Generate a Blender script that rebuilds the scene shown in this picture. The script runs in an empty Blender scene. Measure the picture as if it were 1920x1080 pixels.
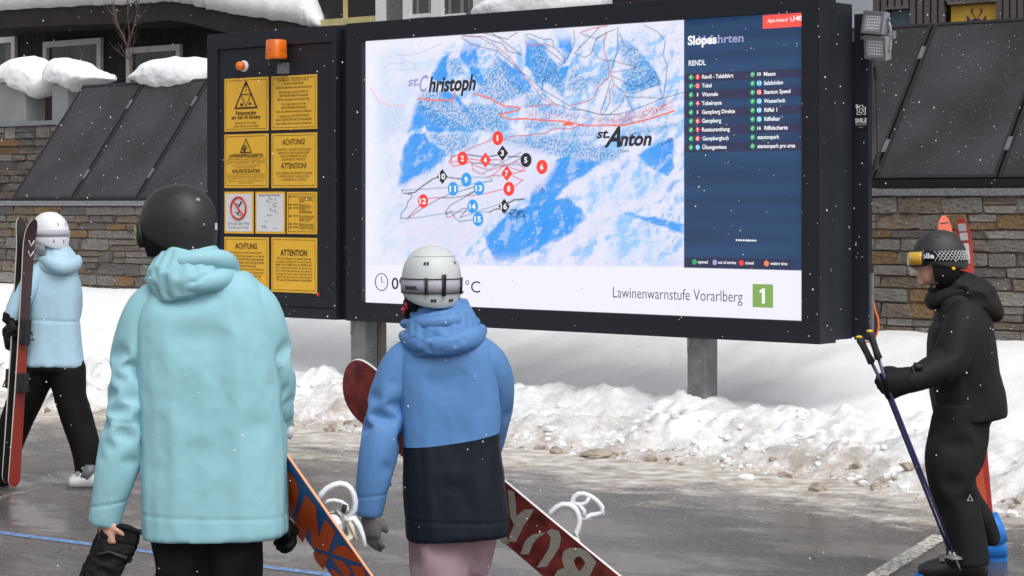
import bpy, bmesh, math, random
import numpy as np
from mathutils import Vector, Matrix
random.seed(7); RNG = np.random.default_rng(7)
SC = bpy.context.scene
COL = SC.collection
# ------------------------------------------------------------------ camera, sky, sun, exposure
F_PX, HZ, EYE = 4000.0, 378.0, 1.82          # focal length in photo pixels, horizon row, eye height
cam = bpy.data.objects.new('camera', bpy.data.cameras.new('camera')); COL.objects.link(cam)
cam.location = (0, 0, EYE); cam.rotation_euler = (math.radians(90), 0, 0)
cam.data.sensor_width = 36.0; cam.data.lens = 36.0 * F_PX / 1920
cam.data.shift_y = -(540 - HZ) / 1920
cam.data.clip_start = 0.1; cam.data.clip_end = 2000
SC.camera = cam
W = bpy.data.worlds.new('World'); SC.world = W; W.use_nodes = True
wn = W.node_tree.nodes; wl = W.node_tree.links; wn.clear()
sky = wn.new('ShaderNodeTexSky'); sky.sky_type = 'NISHITA'; sky.sun_disc = False
SUN_EL, SUN_AZ = math.radians(55), math.radians(155)
sky.sun_elevation = SUN_EL; sky.sun_rotation = SUN_AZ; sky.air_density = 1.0; sky.dust_density = 4.0
hsv = wn.new('ShaderNodeHueSaturation'); hsv.inputs['Saturation'].default_value = 0.16
bg = wn.new('ShaderNodeBackground'); bg.inputs['Strength'].default_value = 0.15
wo = wn.new('ShaderNodeOutputWorld')
wl.new(sky.outputs[0], hsv.inputs['Color']); wl.new(hsv.outputs[0], bg.inputs['Color']); wl.new(bg.outputs[0], wo.inputs['Surface'])
sl = bpy.data.lights.new('sun', 'SUN'); sl.energy = 0.7; sl.angle = math.radians(40); sl.color = (1.0, 0.97, 0.93)
sun = bpy.data.objects.new('sun', sl); COL.objects.link(sun)
sd = Vector((math.sin(SUN_AZ) * math.cos(SUN_EL), math.cos(SUN_AZ) * math.cos(SUN_EL), math.sin(SUN_EL)))
sun.rotation_euler = sd.to_track_quat('Z', 'Y').to_euler()
SC.view_settings.view_transform = 'Standard'; SC.view_settings.look = 'None'
SC.view_settings.exposure = 0.25; SC.view_settings.gamma = 1.0
SC.render.engine = 'CYCLES'

# ------------------------------------------------------------------ helpers
def srgb(r, g, b):
    f = lambda c: ((c / 255 + 0.055) / 1.055) ** 2.4 if c / 255 > 0.04045 else c / 255 / 12.92
    return (f(r), f(g), f(b))
def P(px, py, Y):                             # a photo pixel at depth Y metres -> world point
    return Vector(((px - 960) * Y / F_PX, Y, EYE - (py - HZ) * Y / F_PX))

def mat(name, col, rough=0.6, var=0.12, scale=6.0, bump=0.15, bscale=60.0, metal=0.0, spec=0.5, emit=None, coat=0.0, col2=None, sheen=0.0, dist=0.01):
    m = bpy.data.materials.new(name); m.use_nodes = True
    nt = m.node_tree; n = nt.nodes; L = nt.links
    bs = n['Principled BSDF']
    bs.inputs['Roughness'].default_value = rough; bs.inputs['Metallic'].default_value = metal
    bs.inputs['Specular IOR Level'].default_value = spec; bs.inputs['Coat Weight'].default_value = coat
    bs.inputs['Sheen Weight'].default_value = sheen
    if emit is not None:
        bs.inputs['Emission Color'].default_value = (*col, 1); bs.inputs['Emission Strength'].default_value = emit
        bs.inputs['Base Color'].default_value = (0.01, 0.01, 0.01, 1); return m
    tc = n.new('ShaderNodeTexCoord'); no = n.new('ShaderNodeTexNoise'); no.inputs['Scale'].default_value = scale; no.inputs['Detail'].default_value = 6
    L.new(tc.outputs['Object'], no.inputs['Vector'])
    rp = n.new('ShaderNodeValToRGB'); rp.color_ramp.elements[0].position = 0.3; rp.color_ramp.elements[1].position = 0.7
    a = tuple(max(0, c * (1 - var)) for c in col); b = tuple(min(1, c * (1 + var)) for c in col) if col2 is None else col2
    rp.color_ramp.elements[0].color = (*a, 1); rp.color_ramp.elements[1].color = (*b, 1)
    L.new(no.outputs['Fac'], rp.inputs['Fac']); L.new(rp.outputs['Color'], bs.inputs['Base Color'])
    if bump:
        n2 = n.new('ShaderNodeTexNoise'); n2.inputs['Scale'].default_value = bscale; n2.inputs['Detail'].default_value = 4
        L.new(tc.outputs['Object'], n2.inputs['Vector'])
        bp = n.new('ShaderNodeBump'); bp.inputs['Strength'].default_value = bump; bp.inputs['Distance'].default_value = dist
        L.new(n2.outputs['Fac'], bp.inputs['Height']); L.new(bp.outputs['Normal'], bs.inputs['Normal'])
    return m
def emat(name, rgb255, k=1.0):
    return mat(name, srgb(*rgb255), rough=0.7, emit=k, bump=0)

class MB:                                     # collects shapes, builds ONE mesh object
    def __init__(s): s.v = []; s.f = []
    def add(s, vs, fs):
        o = len(s.v); s.v += [tuple(v) for v in vs]; s.f += [tuple(i + o for i in f) for f in fs]; return s
    def box(s, x0, x1, y0, y1, z0, z1, M=None):
        vs = [Vector(p) for p in ((x0,y0,z0),(x1,y0,z0),(x1,y1,z0),(x0,y1,z0),(x0,y0,z1),(x1,y0,z1),(x1,y1,z1),(x0,y1,z1))]
        if M is not None: vs = [M @ v for v in vs]
        return s.add(vs, [(0,3,2,1),(4,5,6,7),(0,1,5,4),(1,2,6,5),(2,3,7,6),(3,0,4,7)])
    def quad(s, a, b, c, d): return s.add([a, b, c, d], [(0, 1, 2, 3)])
    def poly(s, pts, M=None):
        vs = [Vector(p) for p in pts]
        if M is not None: vs = [M @ v for v in vs]
        return s.add(vs, [tuple(range(len(vs)))])
    def prism(s, pts, off):                   # polygon (3d pts) extruded by vector off
        n = len(pts); off = Vector(off); a = [Vector(p) for p in pts]; b = [p + off for p in a]
        return s.add(a + b, [tuple(range(n))[::-1], tuple(range(n, 2 * n))] + [(i, (i + 1) % n, n + (i + 1) % n, n + i) for i in range(n)])
    def rings(s, rs, cap=True, closed=True):
        n = len(rs[0]); vs = [p for r in rs for p in r]; fs = []
        for k in range(len(rs) - 1):
            for i in range(n if closed else n - 1):
                j = (i + 1) % n; fs.append((k*n+i, k*n+j, (k+1)*n+j, (k+1)*n+i))
        if cap:
            fs.append(tuple(range(n))[::-1]); fs.append(tuple(range((len(rs)-1)*n, len(rs)*n)))
        return s.add(vs, fs)
    def tube(s, pts, rad, n=10, ref=(1, 0, 0), closed=False, flat=1.0):
        pts = [Vector(p) for p in pts]; m = len(pts)
        if not hasattr(rad, '__len__'): rad = [rad] * m
        rs = []
        for i in range(m):
            if closed: t = pts[(i + 1) % m] - pts[i - 1]
            else: t = pts[min(i + 1, m - 1)] - pts[max(i - 1, 0)]
            t.normalize(); rf = Vector(ref)
            if abs(rf.dot(t)) > 0.95: rf = Vector((0, 1, 0)) if abs(t.y) < 0.9 else Vector((0, 0, 1))
            a = (rf - t * rf.dot(t)).normalized(); b = t.cross(a)
            rs.append([pts[i] + a * math.cos(q) * rad[i] + b * math.sin(q) * rad[i] * flat for q in [2 * math.pi * k / n for k in range(n)]])
        if closed: rs.append(rs[0]); return s.rings(rs, cap=False)
        return s.rings(rs)
    def ball(s, c, rx, ry=None, rz=None, n=12, m=8, M=None):
        ry = rx if ry is None else ry; rz = rx if rz is None else rz; c = Vector(c); rs = []
        for k in range(m + 1):
            th = math.pi * min(max(k / m, 0.02), 0.98); 
            r = [Vector((rx * math.sin(th) * math.cos(2*math.pi*i/n), ry * math.sin(th) * math.sin(2*math.pi*i/n), -rz * math.cos(th))) for i in range(n)]
            if M is not None: r = [M @ v for v in r]
            rs.append([c + v for v in r])
        return s.rings(rs)
    def mesh(s, name):
        me = bpy.data.meshes.new(name); me.from_pydata(s.v, [], s.f); me.update()
        bm = bmesh.new(); bm.from_mesh(me); bmesh.ops.recalc_face_normals(bm, faces=bm.faces); bm.to_mesh(me); bm.free()
        return me
    def build(s, name, m, parent=None, smooth=False, bevel=0.0):
        o = bpy.data.objects.new(name, s.mesh(name)); COL.objects.link(o)
        if m is not None: o.data.materials.append(m)
        if parent is not None: o.parent = parent
        if smooth: o.data.polygons.foreach_set('use_smooth', [True] * len(o.data.polygons))
        if bevel:
            b = o.modifiers.new('bevel', 'BEVEL'); b.width = bevel; b.segments = 2; b.limit_method = 'ANGLE'
        return o
def tag(o, label, cat, group=None, kind=None):
    if label: o['label'] = label
    if cat: o['category'] = cat
    if group: o['group'] = group
    if kind: o['kind'] = kind
    return o
def empty(name, loc, rz=0.0):
    o = bpy.data.objects.new(name, None); o.empty_display_size = 0.1; COL.objects.link(o); o.location = loc; o.rotation_euler = (0, 0, rz); return o
def thing(name, label, cat, loc=(0, 0, 0), rz=0.0, group=None):
    return tag(empty(name, loc, rz), label, cat, group)
def smoothstep(a, b, x): t = np.clip((x - a) / (b - a), 0, 1); return t * t * (3 - 2 * t)

# numpy gradient noise, roughly -1..1
_perm = RNG.permutation(256); _perm = np.concatenate([_perm, _perm, _perm])
_grad = RNG.normal(size=(256, 3)); _grad /= np.linalg.norm(_grad, axis=1)[:, None]
def pnoise(p):
    p = np.asarray(p, float); i = np.floor(p).astype(int); f = p - i; i &= 255; u = f * f * f * (f * (f * 6 - 15) + 10); out = 0
    for dx in (0, 1):
        for dy in (0, 1):
            for dz in (0, 1):
                h = _perm[_perm[_perm[i[:, 0] + dx] + i[:, 1] + dy] + i[:, 2] + dz]
                g = _grad[h]; d = f - np.array([dx, dy, dz])
                w = (u[:, 0] if dx else 1 - u[:, 0]) * (u[:, 1] if dy else 1 - u[:, 1]) * (u[:, 2] if dz else 1 - u[:, 2])
                out = out + w * (g * d).sum(1)
    return out * 1.6
def fbm(p, o=4):
    p = np.asarray(p, float); a = 1.0; r = 0
    for k in range(o): r = r + a * pnoise(p * 2 ** k + 17.3 * k); a *= 0.5
    return r

# board frame: local x runs right along the board, local y runs back through it
TH = math.atan2(4000, 4750); CT, ST = math.cos(TH), math.sin(TH)
X0, Y0 = 2.214, 15.27
D0 = X0 * ST + Y0 * CT
def bl(px, py, d=0.0):                        # photo pixel on the plane d metres behind the board face -> board-local point
    u = (px - 960) / F_PX; Y = (D0 + d) / (u * ST + CT); X = u * Y
    return Vector(((X - X0) * CT - (Y - Y0) * ST, d, EYE - (py - HZ) * Y / F_PX))
def b2w(x, y, z): return Vector((X0 + x * CT + y * ST, Y0 - x * ST + y * CT, z))
BM = Matrix.Translation((X0, Y0, 0)) @ Matrix.Rotation(-TH, 4, 'Z')

# lettering: flat glyph outlines of the built-in font
_fc = {}
def glyphs(s, bold=0.0, shear=0.0):
    k = (s, bold, shear)
    if k in _fc: return _fc[k]
    cu = bpy.data.curves.new('t', 'FONT'); cu.body = s; cu.size = 1.0; cu.resolution_u = 3; cu.offset = bold; cu.shear = shear; cu.fill_mode = 'FRONT'
    ob = bpy.data.objects.new('t', cu); COL.objects.link(ob)
    dg = bpy.context.evaluated_depsgraph_get(); dg.update()
    me = bpy.data.meshes.new_from_object(ob.evaluated_get(dg))
    vs = [tuple(v.co) for v in me.vertices]; fs = [tuple(p.vertices) for p in me.polygons]
    bpy.data.objects.remove(ob); bpy.data.curves.remove(cu); bpy.data.meshes.remove(me)
    _fc[k] = (vs, fs); return vs, fs
CAP = max(v[1] for v in glyphs('H')[0])
def text_on(mb, s, x0, x1, z, cap, y, bold=0.0, shear=0.0):   # text in the x-z plane, fitted between x0 and x1, baseline z
    vs, fs = glyphs(s, bold, shear)
    if not vs: return
    a = min(v[0] for v in vs); b = max(v[0] for v in vs); k = (x1 - x0) / max(b - a, 1e-6); h = cap / CAP
    mb.add([(x0 + (v[0] - a) * k, y, z + v[1] * h) for v in vs], fs)
def btext(mb, s, px0, px1, py, cap_px, d=-0.004, bold=0.0, shear=0.0):   # same, placed on the board by photo pixels
    a = bl(px0, py); b = bl(px1, py); c = bl(px0, py - cap_px)
    text_on(mb, s, a.x, b.x, a.z, c.z - a.z, d, bold, shear)
# ------------------------------------------------------------------ ground
def ground_material():
    m = bpy.data.materials.new('wet_asphalt'); m.use_nodes = True
    nt = m.node_tree; n = nt.nodes; L = nt.links; bs = n['Principled BSDF']
    tc = n.new('ShaderNodeTexCoord')
    def noise(sc, det=6, rough=0.55, vec=None):
        t = n.new('ShaderNodeTexNoise'); t.inputs['Scale'].default_value = sc; t.inputs['Detail'].default_value = det; t.inputs['Roughness'].default_value = rough
        L.new(vec if vec else tc.outputs['Object'], t.inputs['Vector']); return t.outputs['Fac']
    def ramp(fac, p0, p1, c0=(0, 0, 0, 1), c1=(1, 1, 1, 1)):
        r = n.new('ShaderNodeValToRGB'); r.color_ramp.elements[0].position = p0; r.color_ramp.elements[1].position = p1
        r.color_ramp.elements[0].color = c0; r.color_ramp.elements[1].color = c1; L.new(fac, r.inputs['Fac']); return r.outputs['Color']
    def math_(op, a, b):
        t = n.new('ShaderNodeMath'); t.operation = op
        for k, q in enumerate((a, b)):
            if isinstance(q, (int, float)): t.inputs[k].default_value = q
            else: L.new(q, t.inputs[k])
        return t.outputs[0]
    def mix(f, a, b):
        t = n.new('ShaderNodeMix'); t.data_type = 'RGBA'
        if isinstance(f, (int, float)): t.inputs[0].default_value = f
        else: L.new(f, t.inputs[0])
        for k, q in ((6, a), (7, b)):
            if isinstance(q, tuple): t.inputs[k].default_value = (*q, 1)
            else: L.new(q, t.inputs[k])
        return t.outputs[2]
    mp = n.new('ShaderNodeMapping'); mp.vector_type = 'TEXTURE'; mp.inputs['Location'].default_value = (X0, Y0, 0); mp.inputs['Rotation'].default_value = (0, 0, -TH)
    L.new(tc.outputs['Object'], mp.inputs['Vector'])
    sp = n.new('ShaderNodeSeparateXYZ'); L.new(mp.outputs[0], sp.inputs[0])
    st = n.new('ShaderNodeMapping'); st.inputs['Scale'].default_value = (0.75, 1.25, 1); L.new(mp.outputs[0], st.inputs['Vector'])
    asp = mix(ramp(noise(1.3), .35, .7), srgb(66, 61, 59), srgb(96, 90, 88))
    asp = mix(math_('MULTIPLY', ramp(noise(70, 5, .75), .42, .62), .75), asp, srgb(46, 43, 42))
    grit = ramp(noise(55, 4, .7), .58, .68)
    asp = mix(math_('MULTIPLY', grit, .55), asp, srgb(190, 184, 176))
    # slush: dense at the foot of the bank, thinning towards the road
    zone = math_('MULTIPLY_ADD', sp.outputs['Y'], .62); n_ = zone.node; n_.inputs[2].default_value = 2.0
    zone = math_('ADD', zone, math_('MULTIPLY', math_('SUBTRACT', noise(2.2, 8, .65, st.outputs[0]), .5), 2.2))
    zone = math_('ADD', zone, math_('MULTIPLY', math_('SUBTRACT', noise(30, 5, .7), .5), 1.4))
    slush = ramp(zone, .35, .95)
    scol = mix(ramp(noise(7, 6), .35, .65), srgb(168, 156, 142), srgb(226, 222, 216))
    # thin frozen film further out
    film = math_('MULTIPLY', ramp(noise(1.1, 8, .7, st.outputs[0]), .40, .62), ramp(noise(38, 6, .8), .44, .56))
    asp = mix(math_('MULTIPLY', film, .45), asp, srgb(170, 164, 160))
    L.new(mix(slush, asp, scol), bs.inputs['Base Color'])
    wet = ramp(noise(1.1, 8, .65, st.outputs[0]), .42, .6)
    rg = mix(wet, (.07, .07, .07), (.5, .5, .5)); rg = mix(slush, rg, (.7, .7, .7))
    L.new(rg, bs.inputs['Roughness'])
    bp = n.new('ShaderNodeBump'); bp.inputs['Strength'].default_value = .55; bp.inputs['Distance'].default_value = .012
    hsum = math_('ADD', noise(90, 4, .7), math_('MULTIPLY', math_('MULTIPLY', slush, noise(24, 6, .7)), 3.0))
    L.new(hsum, bp.inputs['Height']); L.new(bp.outputs[0], bs.inputs['Normal'])
    return m
g = MB(); g.quad((-300, -60, 0), (300, -60, 0), (300, 500, 0), (-300, 500, 0))
ground = g.build('ground', ground_material()); ground['kind'] = 'structure'

def worn_paint(name, col, cover=.5):
    m = bpy.data.materials.new(name); m.use_nodes = True; nt = m.node_tree; n = nt.nodes; L = nt.links; bs = n['Principled BSDF']
    bs.inputs['Base Color'].default_value = (*col, 1); bs.inputs['Roughness'].default_value = .5
    tc = n.new('ShaderNodeTexCoord'); t = n.new('ShaderNodeTexNoise'); t.inputs['Scale'].default_value = 26; t.inputs['Detail'].default_value = 8; t.inputs['Roughness'].default_value = .75
    L.new(tc.outputs['Object'], t.inputs['Vector']); r = n.new('ShaderNodeValToRGB'); r.color_ramp.elements[0].position = cover - .08; r.color_ramp.elements[1].position = cover + .08
    L.new(t.outputs['Fac'], r.inputs['Fac']); tr = n.new('ShaderNodeBsdfTransparent'); mx = n.new('ShaderNodeMixShader')
    L.new(r.outputs[0], mx.inputs[0]); L.new(tr.outputs[0], mx.inputs[1]); L.new(bs.outputs[0], mx.inputs[2]); L.new(mx.outputs[0], n['Material Output'].inputs[0]); return m
def gp(px, py): Y = EYE * F_PX / (py - HZ); return Vector(((px - 960) * Y / F_PX, Y, 0))
def painted_line(pa, pb, w, m, name):
    a, b = gp(*pa), gp(*pb); t = (b - a).normalized(); s = Vector((-t.y, t.x, 0)) * w / 2; q = MB(); z = Vector((0, 0, .004))
    N = 24
    for k in range(N):
        c = a.lerp(b, k / N); d = a.lerp(b, (k + 1) / N); q.quad(c - s + z, d - s + z, d + s + z, c + s + z)
    o = q.build(name, m); o['kind'] = 'structure'; return o
painted_line((1605, 1105), (1765, 1005), .10, worn_paint('worn_white_paint', srgb(225, 220, 212), .47), 'parking_line')
BLUEP = worn_paint('worn_blue_paint', srgb(112, 150, 200), .44)
painted_line((-60, 992), (640, 1082), .07, BLUEP, 'blue_line')
painted_line((-20, 938), (140, 900), .05, worn_paint('faint_white_paint', srgb(190, 186, 180), .56), 'faded_line')

# ------------------------------------------------------------------ snow field with ploughed bank (one displaced sheet)
def snow_height(x, v):
    foot = -0.95 - .75 * smoothstep(.6, 2.2, x) - .6 * smoothstep(-4.8, -6.6, x) + .18 * fbm(np.stack([x * 1.1, v * 0 + 3, x * 0], 1), 3)
    t = v - foot
    bank = .33 * smoothstep(-.1, 1.15, t)
    far = smoothstep(.9, 3.6, t)
    top = .72 + .10 * smoothstep(-3, -8, x) - .12 * smoothstep(-1, 2, x)
    h = bank + (top - .34) * far - .05 * np.exp(-((t - 1.35) / .28) ** 2)
    lump = smoothstep(.02, .3, t) * (1 - smoothstep(.9, 1.5, t))
    p = np.stack([x, v, x * 0], 1)
    h = h + lump * (.10 * fbm(p * 2.1, 3) + .06 * np.abs(fbm(p * 4.6 + 9, 3)) + .028 * np.abs(fbm(p * 13 + 2, 3)) + .010 * fbm(p * 30, 2))
    h = h + smoothstep(1.0, 1.6, t) * (.028 * fbm(p * 1.2 + 5, 3) + .006 * fbm(p * 6, 2))
    fine = smoothstep(-.25, .05, t) * (1 - smoothstep(.05, .4, t))
    h = h + fine * .03 * np.clip(fbm(p * 11 + 4, 3), 0, 1) - .03 * (1 - smoothstep(-.22, .02, t))
    return h, t
xs = np.arange(-17.0, 7.0, .033); vs = np.concatenate([np.arange(-2.3, .4, .025), np.arange(.4, 3.3, .06)])
gx, gv = np.meshgrid(xs, vs); hh, tt = snow_height(gx.ravel(), gv.ravel())
me = bpy.data.meshes.new('snow_bank'); nx, nv = len(xs), len(vs)
co = np.stack([gx.ravel(), gv.ravel(), hh], 1); idx = np.arange(nx * nv).reshape(nv, nx)
fc = np.stack([idx[:-1, :-1], idx[:-1, 1:], idx[1:, 1:], idx[1:, :-1]], -1).reshape(-1, 4)
keep = (tt[fc] > -.24).any(1); fc = fc[keep]
me.from_pydata(co.tolist(), [], fc.tolist()); me.update()
me.polygons.foreach_set('use_smooth', [True] * len(me.polygons))
at = me.attributes.new('bank', 'FLOAT', 'POINT'); at.data.foreach_set('value', tt.astype(np.float32))
def snow_material():
    m = bpy.data.materials.new('snow'); m.use_nodes = True; nt = m.node_tree; n = nt.nodes; L = nt.links; bs = n['Principled BSDF']
    tc = n.new('ShaderNodeTexCoord'); at = n.new('ShaderNodeAttribute'); at.attribute_name = 'bank'
    def noise(sc, det, ro): t = n.new('ShaderNodeTexNoise'); t.inputs['Scale'].default_value = sc; t.inputs['Detail'].default_value = det; t.inputs['Roughness'].default_value = ro; L.new(tc.outputs['Object'], t.inputs['Vector']); return t.outputs['Fac']
    def ramp(f, a, b): r = n.new('ShaderNodeValToRGB'); r.color_ramp.elements[0].position = a; r.color_ramp.elements[1].position = b; L.new(f, r.inputs['Fac']); return r
    def mul(a, b): t = n.new('ShaderNodeMath'); t.operation = 'MULTIPLY'; L.new(a, t.inputs[0]); (L.new(b, t.inputs[1]) if not isinstance(b, float) else setattr(t.inputs[1], 'default_value', b)); return t.outputs[0]
    z = n.new('ShaderNodeMapRange'); z.inputs[1].default_value = 1.25; z.inputs[2].default_value = .25; L.new(at.outputs['Fac'], z.inputs[0])
    zf = n.new('ShaderNodeMapRange'); zf.inputs[1].default_value = .6; zf.inputs[2].default_value = -.05; L.new(at.outputs['Fac'], zf.inputs[0])
    d1 = mul(ramp(noise(3.2, 8, .68), .44, .62).outputs[0], z.outputs[0])
    d2 = mul(ramp(noise(22, 6, .7), .34, .58).outputs[0], zf.outputs[0])
    mx = n.new('ShaderNodeMix'); mx.data_type = 'RGBA'; mx.inputs[6].default_value = (.87, .885, .905, 1); mx.inputs[7].default_value = (*srgb(148, 139, 128), 1); L.new(mul(d1, .8), mx.inputs[0])
    m2 = n.new('ShaderNodeMix'); m2.data_type = 'RGBA'; L.new(mx.outputs[2], m2.inputs[6]); m2.inputs[7].default_value = (*srgb(170, 156, 140), 1); L.new(mul(d2, .85), m2.inputs[0])
    L.new(m2.outputs[2], bs.inputs['Base Color']); bs.inputs['Roughness'].default_value = .65; bs.inputs['Specular IOR Level'].default_value = .3
    bp = n.new('ShaderNodeBump'); bp.inputs['Strength'].default_value = .5; bp.inputs['Distance'].default_value = .02
    L.new(noise(38, 6, .7), bp.inputs['Height']); L.new(bp.outputs[0], bs.inputs['Normal']); return m
SNOW = snow_material()
me.materials.append(SNOW)
so = bpy.data.objects.new('snow_bank', me); COL.objects.link(so); so.matrix_world = BM; so['kind'] = 'structure'
CLEAN_SNOW = mat('clean_snow', (.87, .885, .905), rough=.65, var=.02, bump=.35, bscale=18, dist=.03)

# loose clods lying at the foot of the bank
def clod(px, py, wpx, hpx, label, m, seed):
    r = np.random.default_rng(seed); p = gp(px, py + hpx * .3); k = p.y / F_PX; w, h = wpx * k / 2, hpx * k
    me = bpy.data.meshes.new('snow_clod'); bm = bmesh.new(); bmesh.ops.create_icosphere(bm, subdivisions=3, radius=1)
    c = np.array([v.co[:] for v in bm.verts]); c = c * (1 + .35 * fbm(c * 1.3 + seed, 3)[:, None]) * np.array([w, w * .75, h * .62])
    c[:, 2] += h * .28
    for v, q in zip(bm.verts, c): v.co = q
    bm.to_mesh(me); bm.free(); me.materials.append(m); o = bpy.data.objects.new('snow_clod', me); COL.objects.link(o)
    o.location = (p.x, p.y, 0); tag(o, label, 'snow clod', 'clods of ploughed snow on the road edge'); return o
DIRT_ICE = mat('dirty_ice', srgb(160, 148, 134), rough=.6, var=.3, scale=14, bump=.6, bscale=40)
clod(1120, 852, 66, 16, 'long flat brown slab of dirty ice right of the blue jacket', DIRT_ICE, 1)
clod(1044, 847, 24, 12, 'small brown clod just left of the flat dirty slab', DIRT_ICE, 2)
clod(1534, 915, 34, 16, 'rounded dirty clod on the slush left of the ski poles', DIRT_ICE, 3)
clod(1400, 896, 28, 13, 'clean white snow clod lying alone on the slush', CLEAN_SNOW, 4)
clod(1175, 852, 10, 8, 'tiny clod just right of the flat dirty slab', DIRT_ICE, 5)
clod(1642, 915, 22, 14, 'small grey clod behind the lower shafts of the ski poles', DIRT_ICE, 6)

# ------------------------------------------------------------------ stone retaining walls
def stone_mat(name, c, c2):
    return mat(name, c, rough=.75, var=.45, scale=9, bump=.9, bscale=30, col2=c2, dist=.02)
STONES = [stone_mat('slate_grey', srgb(112, 107, 101), srgb(156, 150, 142)), stone_mat('slate_brown', srgb(108, 96, 84), srgb(152, 137, 119)),
          stone_mat('slate_dark', srgb(88, 85, 83), srgb(130, 125, 120)), stone_mat('slate_ochre', srgb(126, 98, 68), srgb(162, 128, 90)), stone_mat('slate_pale', srgb(136, 131, 124), srgb(180, 174, 165))]
MORTAR = mat('mortar', srgb(130, 122, 113), rough=.9, var=.2, scale=12, bump=.6, bscale=60)
PLATE = mat('chequer_plate', srgb(150, 152, 155), rough=.42, var=.18, scale=20, bump=.6, bscale=70, metal=.55)
def stone_proto(seed):
    r = np.random.default_rng(seed); bm = bmesh.new(); bmesh.ops.create_cube(bm, size=1)
    bmesh.ops.bevel(bm, geom=bm.edges[:], offset=.07, segments=1, affect='EDGES')
    for v in bm.verts: v.co += Vector(r.normal(size=3) * [.022, .07, .04])
    me = bpy.data.meshes.new('stone'); bm.to_mesh(me); bm.free(); return me
_pm = {}
for mi in range(5):
    for k in range(6):
        q = stone_proto(mi * 10 + k); q.materials.append(STONES[mi]); _pm[(mi, k)] = q
def stone_wall(label, x0, x1, z0, z1, yf, visible, coping, thick=.5, seed=0, zlow=-.1):
    r = random.Random(seed)
    w = thing('stone_wall', label, 'wall', b2w(x0, yf, 0), -TH)
    b = MB().box(0, x1 - x0, .004, thick, zlow, z1 - .03); b.build('mortar_core', MORTAR, w)
    rest = MB(); z = z0
    while z < z1 - .04:
        h = min(r.uniform(.065, .15), z1 - .035 - z)
        if z1 - .035 - (z + h) < .05: h = z1 - .035 - z
        x = x0 - r.uniform(0, .2)
        while x < x1:
            l = r.uniform(.18, .54); split = h > .135 and r.random() < .3
            for (zz, hh_) in (((z, h),) if not split else ((z, h * .5), (z + h * .5, h * .5))):
                if x + l > x0 and x < x1:
                    cx = x + l / 2 - x0; cz = zz + hh_ / 2; mi = r.choices(range(5), (30, 24, 20, 15 if x < -5 else 8, 8))[0]
                    sc = (l - .012, .11 + r.uniform(0, .03), hh_ - .010); loc = (cx, .035 + r.uniform(-.008, .008), cz)
                    if visible[0] < x + l / 2 < visible[1] and cz > visible[2]:
                        o = bpy.data.objects.new('stone', _pm[(mi, r.randrange(6))]); COL.objects.link(o); o.parent = w; o.location = loc; o.scale = sc
                    else: rest.box(cx - sc[0] / 2, cx + sc[0] / 2, -.02, .09, cz - sc[2] / 2, cz + sc[2] / 2)
            x += l
        z += h
    if rest.v: o = rest.build('hidden_stones', STONES[0], w); o['kind'] = 'stuff'
    if coping:
        c = MB().box(-.02, x1 - x0 + .02, -.05, thick, z1 - .03, z1 + .03); c.build('coping', PLATE, w)
        n = int((x1 - x0) / .075); d = MB()
        for k in range(n):
            cx = (k + .5) * (x1 - x0) / n; s = 1 if k % 2 else -1
            d.add([(cx - .03, -.054, z1 - s * .022), (cx - .018, -.054, z1 - s * .022), (cx + .03, -.054, z1 + s * .022), (cx + .018, -.054, z1 + s * .022)], [(0, 1, 2, 3)])
        t = d.build('tread_ribs', mat('plate_rib', srgb(190, 192, 194), rough=.35, metal=.6, bump=0), w)
    return w
DW = 2.95
XS = bl(1000, 400, DW).x
xr0, xr1 = bl(1625, 400, DW).x, bl(1960, 400, DW).x
xl0, xl1 = bl(-40, 400, DW).x, bl(420, 400, DW).x
stone_wall('stone retaining wall behind the skier with poles, right of the board', XS, 6.5, .3, 1.90, DW, (xr0, xr1, .45), True, seed=3)
stone_wall('long low stone wall behind the left skier, under the leaning panels', -17.0, XS - .01, .4, 1.80, DW, (xl0, xl1, .6), True, seed=5)
# upper wall at the left that carries the planters
DU = DW + 1.05
ux1 = bl(175, 300, DU).x
stone_wall('upper stone wall at the left edge carrying two grey planters', -18.5, ux1, 1.75, 2.83, DU, (bl(-40, 300, DU).x, ux1, 1.8), True, seed=8, zlow=0.0)

# broken chunks tumbled down the face of the ploughed bank
def rubble():
    r = np.random.default_rng(31); protos = []
    for k in range(6):
        bm = bmesh.new(); bmesh.ops.create_icosphere(bm, subdivisions=1, radius=1); c = np.array([v.co[:] for v in bm.verts]); c *= (1 + .45 * r.normal(size=(len(c), 1)) * .6) * np.array([1, .8, .65]); protos.append((c, [tuple(v.index for v in f.verts) for f in bm.faces])); bm.free()
    n = 1900; x = r.uniform(-9, 4.5, n); t = r.beta(1.6, 2.4, n) * 1.25 - .22; foot0 = -0.95 - .75 * smoothstep(.6, 2.2, x) - .6 * smoothstep(-4.8, -6.6, x); v = foot0 + t; h, _ = snow_height(x, v); s = .006 + .045 * r.random(n) ** 6
    mb = {0: MB(), 1: MB()}
    for i in range(n):
        c, f = protos[i % 6]; a = r.uniform(0, 6.28); R = np.array([[math.cos(a), -math.sin(a), 0], [math.sin(a), math.cos(a), 0], [0, 0, 1]]); q = (c @ R.T) * s[i]; z = max(h[i], 0.0) + s[i] * .25
        mb[1 if (t[i] < .2 and r.random() < .5) else 0].add([b2w(x[i] + p[0], v[i] + p[1], z + p[2]) for p in q], f)
    for k, m in ((0, CLEAN_SNOW), (1, DIRT_ICE)): o = mb[k].build('snow_rubble', m); tag(o, ('white crumbs of broken snow scattered over the ploughed bank' if k == 0 else 'dirty brown crumbs of ice along the foot of the bank'), 'snow rubble', kind='stuff')
rubble()
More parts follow.
